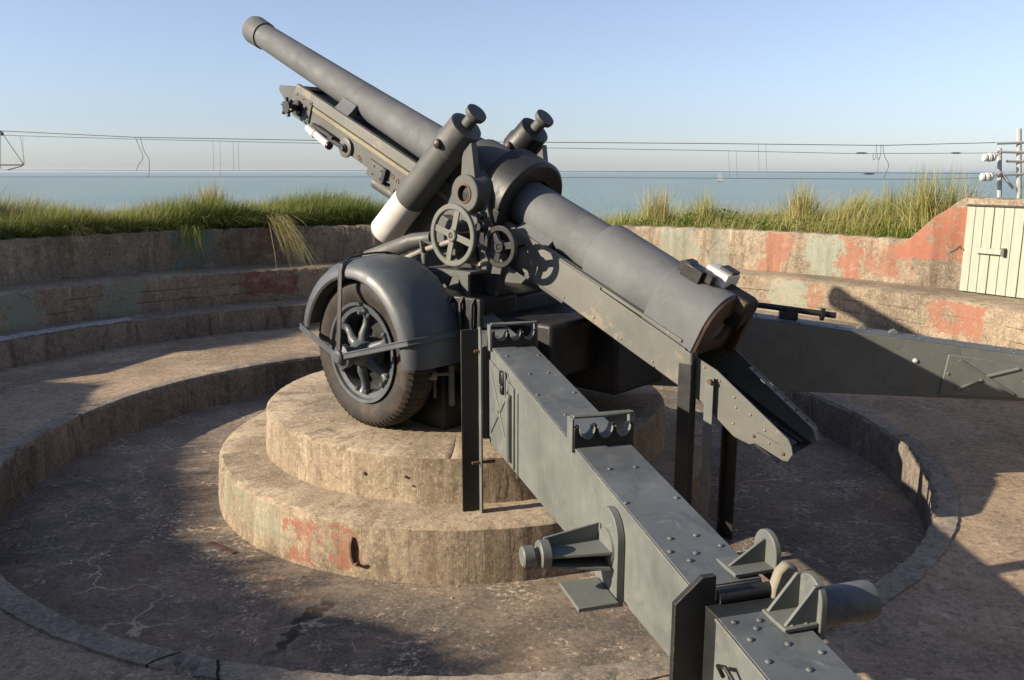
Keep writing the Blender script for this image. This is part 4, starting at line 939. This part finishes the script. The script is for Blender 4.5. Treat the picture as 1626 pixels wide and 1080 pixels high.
def field(n, a0, a1, r0, r1, h0, h1, t0, t1, name, clump=60, cs=.2, lean=.5, wd=.0048, **kw):
    x, y = polar(n, a0, a1, r0, r1, clump, cs); base = np.stack([x, y, gz(x, y) - .02], 1)
    # patchy height
    pn = .5 + .5 * np.sin(x * 1.9 + 1.3 * np.sin(y * 1.1)) * np.sin(y * 1.7 + .7)
    h = rng.uniform(h0, h1, n) * (.6 + .6 * pn); la = rng.uniform(0, 2 * np.pi, n); lm = np.abs(rng.normal(0, lean, n)).clip(0, 1.3)
    le = np.stack([np.cos(la) * lm + .22, np.sin(la) * lm], 1)
    pt = np.sin(x * .9 + 2.1 * np.sin(y * .8 + .5)) * np.sin(y * 1.3 + x * .4)
    ti = np.clip(rng.uniform(t0, t1, n) + .20 * pt + rng.normal(0, .10, n), 0, 1)
    return blades(base, h, le, rng.uniform(.6, 1.3, n) * wd, ti, name, GRASS, **kw)
field(62000, 103, 157, 7.02, 9.0, .22, .60, .2, .74, 'bank_grass', lean=.8, clump=140, label='dense green and yellow grass growing on the bank behind the left parapet', category='grass', kind='stuff')
field(7000, 100, 155, 7.1, 9.6, .45, .72, .45, .95, 'seed_grass', clump=25, cs=.3, lean=.22, wd=.0024, label='thin pale seeding grass stalks standing above the left bank grass', category='grass', kind='stuff')
field(30000, 22, 70, 7.02, 8.8, .16, .38, .2, .7, 'low_grass', lean=.6, label='low green grass growing behind the right parapet', category='grass', kind='stuff')
field(20000, 24, 74, 7.1, 9.4, .34, .70, .42, .95, 'dry_grass', clump=45, cs=.2, lean=.42, wd=.0028, label='dry yellow marram grass standing behind the right parapet', category='grass', kind='stuff')
field(16000, 104, 150, 7.02, 7.5, .30, .62, .05, .5, 'overhanging_grass', lean=.9, clump=180, cs=.14, label='mixed green grass leaning over the edge of the left parapet', category='grass', kind='stuff')
field(9000, 70, 103, 7.05, 9.3, .2, .40, .15, .7, 'hidden_bank_grass', label='grass growing on the bank behind the gun', category='grass', kind='stuff')
field(22000, 173, 238, 7.0, 8.0, .16, .50, .2, .7, 'near_bank_grass', clump=200, cs=.2, wd=.005, lean=.7, label='unseen tall grass on the near left bank, added to soften the shadow in the pit', category='grass', kind='stuff')  # out of view, added so the near wall's shadow gets a broken edge
# leafy undergrowth on the right bank
def leaves(n, a0, a1, r0, r1, hmax, name, **kw):
    x, y = polar(n, a0, a1, r0, r1, 420, .16); pn = .5 + .5 * np.sin(x * 2.7 + 1.5 * np.sin(y * 1.9)) * np.sin(y * 2.3 + .4); z = gz(x, y) + np.abs(rng.normal(0, .5, n)).clip(0, 1) * hmax * (.35 + 1.1 * pn)
    c = np.stack([x, y, z], 1); d = rng.normal(0, 1, (n, 3)); d /= np.linalg.norm(d, axis=1)[:, None]; e_ = np.cross(d, rng.normal(0, 1, (n, 3))); e_ /= np.linalg.norm(e_, axis=1)[:, None]
    s_ = rng.uniform(.012, .028, n)[:, None]
    vs = np.stack([c - d * s_, c + e_ * s_ * .6, c + d * s_, c - e_ * s_ * .6], 1).reshape(-1, 3); fs = np.arange(n * 4).reshape(-1, 4)
    me = bpy.data.meshes.new(name); me.vertices.add(len(vs)); me.vertices.foreach_set('co', vs.astype(np.float32).ravel()); me.loops.add(n * 4); me.loops.foreach_set('vertex_index', fs.astype(np.int32).ravel())
    me.polygons.add(n); me.polygons.foreach_set('loop_start', (np.arange(n) * 4).astype(np.int32)); me.polygons.foreach_set('loop_total', np.full(n, 4, np.int32))
    at = me.attributes.new('tint', 'FLOAT', 'POINT'); at.data.foreach_set('value', np.repeat(np.clip(rng.uniform(0, .45, n), 0, 1), 4).astype(np.float32)); me.update(); me.materials.append(GRASS)
    o = bpy.data.objects.new(name, me); COL.objects.link(o)
    for a_, b_ in kw.items(): o[a_] = b_
leaves(26000, 22, 72, 7.0, 8.4, .28, 'leafy_undergrowth', label='low leafy green undergrowth along the top of the right parapet', category='undergrowth', kind='stuff')
leaves(14000, 105, 157, 7.05, 8.6, .22, 'left_undergrowth', label='low leafy green undergrowth in the grass behind the left parapet', category='undergrowth', kind='stuff')
# separate tufts
def tuft(a, r, n, h0, h1, spread, t0, t1, label, name='grass_tuft', lean=.35, bias=(0, 0), droop=.5, wd=.0052, group=None, dz=0):
    x = -.3 + r * math.cos(R(a)); y = .1 + r * math.sin(R(a)); z = ground_z(x, y) + dz
    bx = x + rng.normal(0, spread, n); by = y + rng.normal(0, spread, n); base = np.stack([bx, by, np.full(n, z - .02)], 1)
    la = rng.uniform(0, 2 * np.pi, n); lm = np.abs(rng.normal(0, lean, n)).clip(0, 1.4); le = np.stack([np.cos(la) * lm + bias[0], np.sin(la) * lm + bias[1]], 1)
    kw = dict(label=label, category='grass tuft')
    if group: kw['group'] = group
    return blades(base, rng.uniform(h0, h1, n), le, rng.uniform(.6, 1.2, n) * wd, np.clip(rng.uniform(t0, t1, n), 0, 1), name, GRASS, droop=droop, seg=6, loc=(x, y, z), **kw)
g_ = 'tall marram grass tufts behind the right parapet'
tuft(66, 7.5, 420, .5, .95, .10, .55, .95, 'tall pale grass tuft behind the gun barrel, left end of the right parapet', group=g_, lean=.3)
tuft(60.5, 7.6, 260, .45, .85, .09, .45, .9, 'thin pale grass tuft just right of the barrel, second from the barrel', group=g_, lean=.35)
tuft(48.5, 7.5, 420, .5, .92, .09, .5, .95, 'pale upright grass tuft above the red stripe on the right parapet', group=g_, lean=.22)
tuft(43.2, 7.55, 380, .45, .85, .09, .45, .9, 'pale slanting grass tuft above the green patch on the right parapet', group=g_, lean=.28, bias=(.25, -.1))
tuft(38.6, 7.6, 420, .5, .9, .11, .35, .85, 'green and straw grass tuft between the green patch and the sloping red wall', group=g_, lean=.35)
tuft(34.2, 7.35, 640, .6, 1.15, .10, .4, .95, 'largest arching grass tuft at the foot of the sloping red wall', group=g_, lean=.42)
tuft(31.8, 7.5, 520, .6, 1.15, .12, .4, .95, 'arching grass tuft spilling over the sloping red wall', group=g_, lean=.5)
tuft(22, 7.75, 520, .4, .7, .2, .15, .7, 'dark green grass tuft on top of the raised wall above the door', group=g_, lean=.7, dz=.55)
tuft(18, 7.5, 420, .4, .7, .15, .15, .8, 'straw and green grass tuft at the far right on the raised wall', group=g_, lean=.7, dz=.55)
tuft(126.3, 7.0, 240, .4, .66, .08, .3, .75, 'green grass tuft hanging over the left parapet above the blue-green patch', lean=.3, bias=(.35, -.75), droop=1.6)
tuft(116.0, 7.0, 200, .5, .85, .07, .62, 1.0, 'dry straw grass tuft hanging over the left parapet near the gun wheel', lean=.28, bias=(.75, -.75), droop=1.35, wd=.006)
tuft(121.5, 8.0, 480, .5, .85, .10, .7, .95, 'feathery brownish grass tuft standing highest on the left bank', lean=.2)
tuft(139.5, 7.02, 60, .4, .6, .05, .85, 1.0, 'few dry straw blades hanging over the far left parapet', lean=.3, bias=(.7, -.5), droop=.9)
tuft(147, 8.3, 460, .45, .75, .22, .3, .7, 'tall yellow-green grass tuft near the left edge of the photo', lean=.3)

# ------------------------------------------------------------------ tram wires, far mast, boat
WM = NT('dark_wire').done((.07, .07, .072), .6)
def pxp(u, v, dep):
    x = (u - 813) / 1350; y = -(v - 540) / 1350; p_ = R(11.25)
    return V((.378, -6.996, 2.556)) + V((x, math.cos(p_) + y * math.sin(p_), -math.sin(p_) + y * math.cos(p_))) * dep
def wire(pts, r, label, kink=None):
    m = MB(); q = []
    for i in range(len(pts) - 1):
        for t in np.linspace(0, 1, 9)[:-1]: q.append(V(pts[i]).lerp(V(pts[i + 1]), float(t)))
    q.append(V(pts[-1])); m.tube(q, r, 5); return m.build('overhead_wire', WM, label=label, cat='wire', group='tram wires crossing in front of the sea', smooth=0)
DW = 38
w1 = wire([pxp(-60, 205, DW), pxp(215, 218, DW), pxp(560, 224, DW), pxp(870, 226, DW), pxp(1130, 228, DW), pxp(1400, 231, DW), pxp(1600, 226, DW)], .016, 'topmost dark tram wire stretched across the sky')
w2 = wire([pxp(-60, 213, DW + 3), pxp(215, 221, DW + 3), pxp(560, 229, DW + 3), pxp(870, 235, DW + 3), pxp(1130, 239, DW + 3), pxp(1360, 244, DW + 3), pxp(1590, 243, DW + 3)], .013, 'second tram wire just below the topmost one')
w3 = wire([pxp(-60, 270, DW), pxp(560, 271, DW), pxp(1130, 272.5, DW), pxp(1590, 276, DW)], .012, 'contact wire running along the sea horizon')
w4 = wire([pxp(-60, 281, DW + 3), pxp(600, 281, DW + 3), pxp(1130, 283, DW + 3), pxp(1480, 285, DW + 3), pxp(1600, 281, DW + 3)], .013, 'lowest contact wire just below the horizon')
def smooth_path(P_, m=6):
    if len(P_) < 4: return P_
    out = []; q = [P_[0]] + list(P_) + [P_[-1]]
    for i in range(1, len(q) - 2):
        for j in range(m):
            t = j / m; a_, b_, c_, d_ = q[i - 1], q[i], q[i + 1], q[i + 2]
            out.append(.5 * ((2 * b_) + (c_ - a_) * t + (2 * a_ - 5 * b_ + 4 * c_ - d_) * t * t + (3 * b_ - a_ - 3 * c_ + d_) * t ** 3))
    return out + [P_[-1]]
def hang(par, pts, r=.007): MB().tube(smooth_path([pxp(*p) for p in pts]), r, 5).build('dropper', WM, par, smooth=0)
for u, a, b_, D_, par in ((338, 223, 271, DW, w1), (349, 226, 281, DW + 3, w2), (370, 224, 271, DW, w1), (378, 224, 271, DW, w1), (1157, 239, 283, DW + 3, w2), (1169, 239, 283, DW + 3, w2), (1204, 229, 273, DW, w1), (1216, 229, 273, DW, w1), (36, 214, 264, DW, w1)):
    hang(par, [(u, a, D_), (u + 1.5, b_, D_)])
hang(w1, [(215, 218, DW), (222, 236, DW), (227, 250, DW), (220, 262, DW), (216, 272, DW)], .014)
hang(w1, [(223, 218, DW), (228, 238, DW), (236, 252, DW), (237, 266, DW), (236, 282, DW)], .014)
for off in (0, 7):
    hang(w1, [(1392 + off, 229, DW), (1391 + off, 246, DW), (1388 + off, 254, DW), (1386 + off, 250, DW), (1387 + off, 243, DW)], .012)
hang(w1, [(1402, 230, DW), (1404, 246, DW), (1411, 262, DW), (1407, 274, DW), (1403, 284, DW)], .014)
hang(w1, [(1396, 250, DW), (1393, 276, DW)], .008)
for (u, v) in ((1368, 243), (1518, 243), (1380, 276)):
    MB().tube([pxp(u - 9, v, DW + 3), pxp(u - 4, v, DW + 3), pxp(u + 4, v + .2, DW + 3), pxp(u + 9, v, DW + 3)], [.015, .04, .04, .015], 8).build('insulator', WM, w2)
IR = NT('pale_galvanised_steel').done((.32, .32, .31), .5); INS = NT('white_porcelain').done((.45, .45, .44), .4)
ms = thing('tram_mast', 'grey tram line mast with cross arms and white pulleys at the right edge', 'mast', pxp(1612, 330, 38))
mm = MB()
for u, v0, v1, r_ in ((1587, 236, 330, .10), (1618, 205, 330, .11), (1640, 225, 330, .10)): mm.tube([pxp(u, v1, 38), pxp(u, v0, 38)], r_, 8)
mm.build('post', IR, ms)
for u0, v0, u1, v1 in ((1582, 228, 1640, 226), (1582, 241, 1640, 243), (1598, 256, 1640, 257), (1580, 278, 1640, 276), (1585, 270, 1610, 300)):
    MB().tube([pxp(u0, v0, 37.9), pxp(u1, v1, 37.9)], .06, 6).build('cross_arm', IR, ms)
for u, v in ((1571, 250), (1567, 281)):
    c = pxp(u, v, 37.6); MB().lathe(c - V((.28, 0, 0)), (1, 0, 0), [(0, .08), (.02, .16), (.1, .18), (.12, .13), (.18, .13), (.2, .18), (.30, .2), (.33, .14), (.40, .14), (.42, .18), (.5, .16), (.55, .08)], 20).build('pulley', INS, ms)
    MB().tube([c + V((.25, 0, 0)), pxp(u + 18, v - 8, 37.8)], .035, 6).build('pulley_rod', IR, ms)
# left cantilever
mt = thing('tram_cantilever', 'thin tram line cantilever arm hanging from the wires at the left edge', 'cantilever', pxp(0, 300, 38))
MB().tube([pxp(-40, 262, DW), pxp(37, 262, DW)], .028, 6).build('arm', WM, mt)
MB().tube([pxp(12, 270, DW), pxp(34, 264, DW), pxp(37, 258, DW)], .024, 6).build('steady_arm', WM, mt)
MB().tube([pxp(1, 208, DW), pxp(38, 262, DW)], .018, 5).build('stay', WM, mt)
MB().tube([pxp(32, 216, DW), pxp(40, 262, DW)], .009, 5).build('stay', WM, mt)
MB().tube([pxp(1, 210, DW), pxp(1, 268, DW)], .014, 5).build('stay', WM, mt)
MB().cyl(pxp(-3, 209, DW), pxp(4, 213, DW), .08).build('clamp', WM, mt)
# sailboat far out
sb_ = pxp(1143, 279, 700); sb_.z = -6.5
bt = thing('sailboat', 'tiny white sailing boat far out on the horizon', 'sailboat', sb_)
MB().hexa([sb_ + V((-2.2, -.6, -.2)), sb_ + V((2.6, 0, -.2)), sb_ + V((2.6, .1, -.2)), sb_ + V((-2.2, .6, -.2)), sb_ + V((-2.6, -.9, .8)), sb_ + V((3.4, 0, 1)), sb_ + V((3.4, .1, 1)), sb_ + V((-2.6, .9, .8))]).build('hull', INS, bt)
MB().prism([(-2.2, 1.5), (.2, 1.5), (.3, 8.5)], sb_, (1, 0, 0), (0, 0, 1), -.04, .04).build('mainsail', INS, bt)
MB().prism([(.6, 1.3), (3.0, 1.3), (.5, 7.5)], sb_, (1, 0, 0), (0, 0, 1), -.04, .04).build('foresail', INS, bt)
MB().cyl(sb_ + V((.4, 0, .5)), sb_ + V((.4, 0, 9)), .07, None, 6).build('mast', INS, bt)

# ------------------------------------------------------------------ thin sea haze
hm = bpy.data.materials.new('thin_haze'); hm.use_nodes = True; ht = hm.node_tree; ht.nodes.clear()
ho = ht.nodes.new('ShaderNodeOutputMaterial'); hv = ht.nodes.new('ShaderNodeVolumePrincipled')
hv.inputs['Color'].default_value = (.72, .84, .96, 1); hv.inputs['Density'].default_value = .00006; hv.inputs['Anisotropy'].default_value = .2
ht.links.new(hv.outputs[0], ho.inputs['Volume'])
HZ = MB().box((0, 0, 3.5), ((1, 0, 0), (0, 1, 0), (0, 0, 1)), (15000, 15000, 14.0)); HZ.build('haze', hm, kind='stuff', smooth=0, label='thin pale haze over the sea', cat='haze')
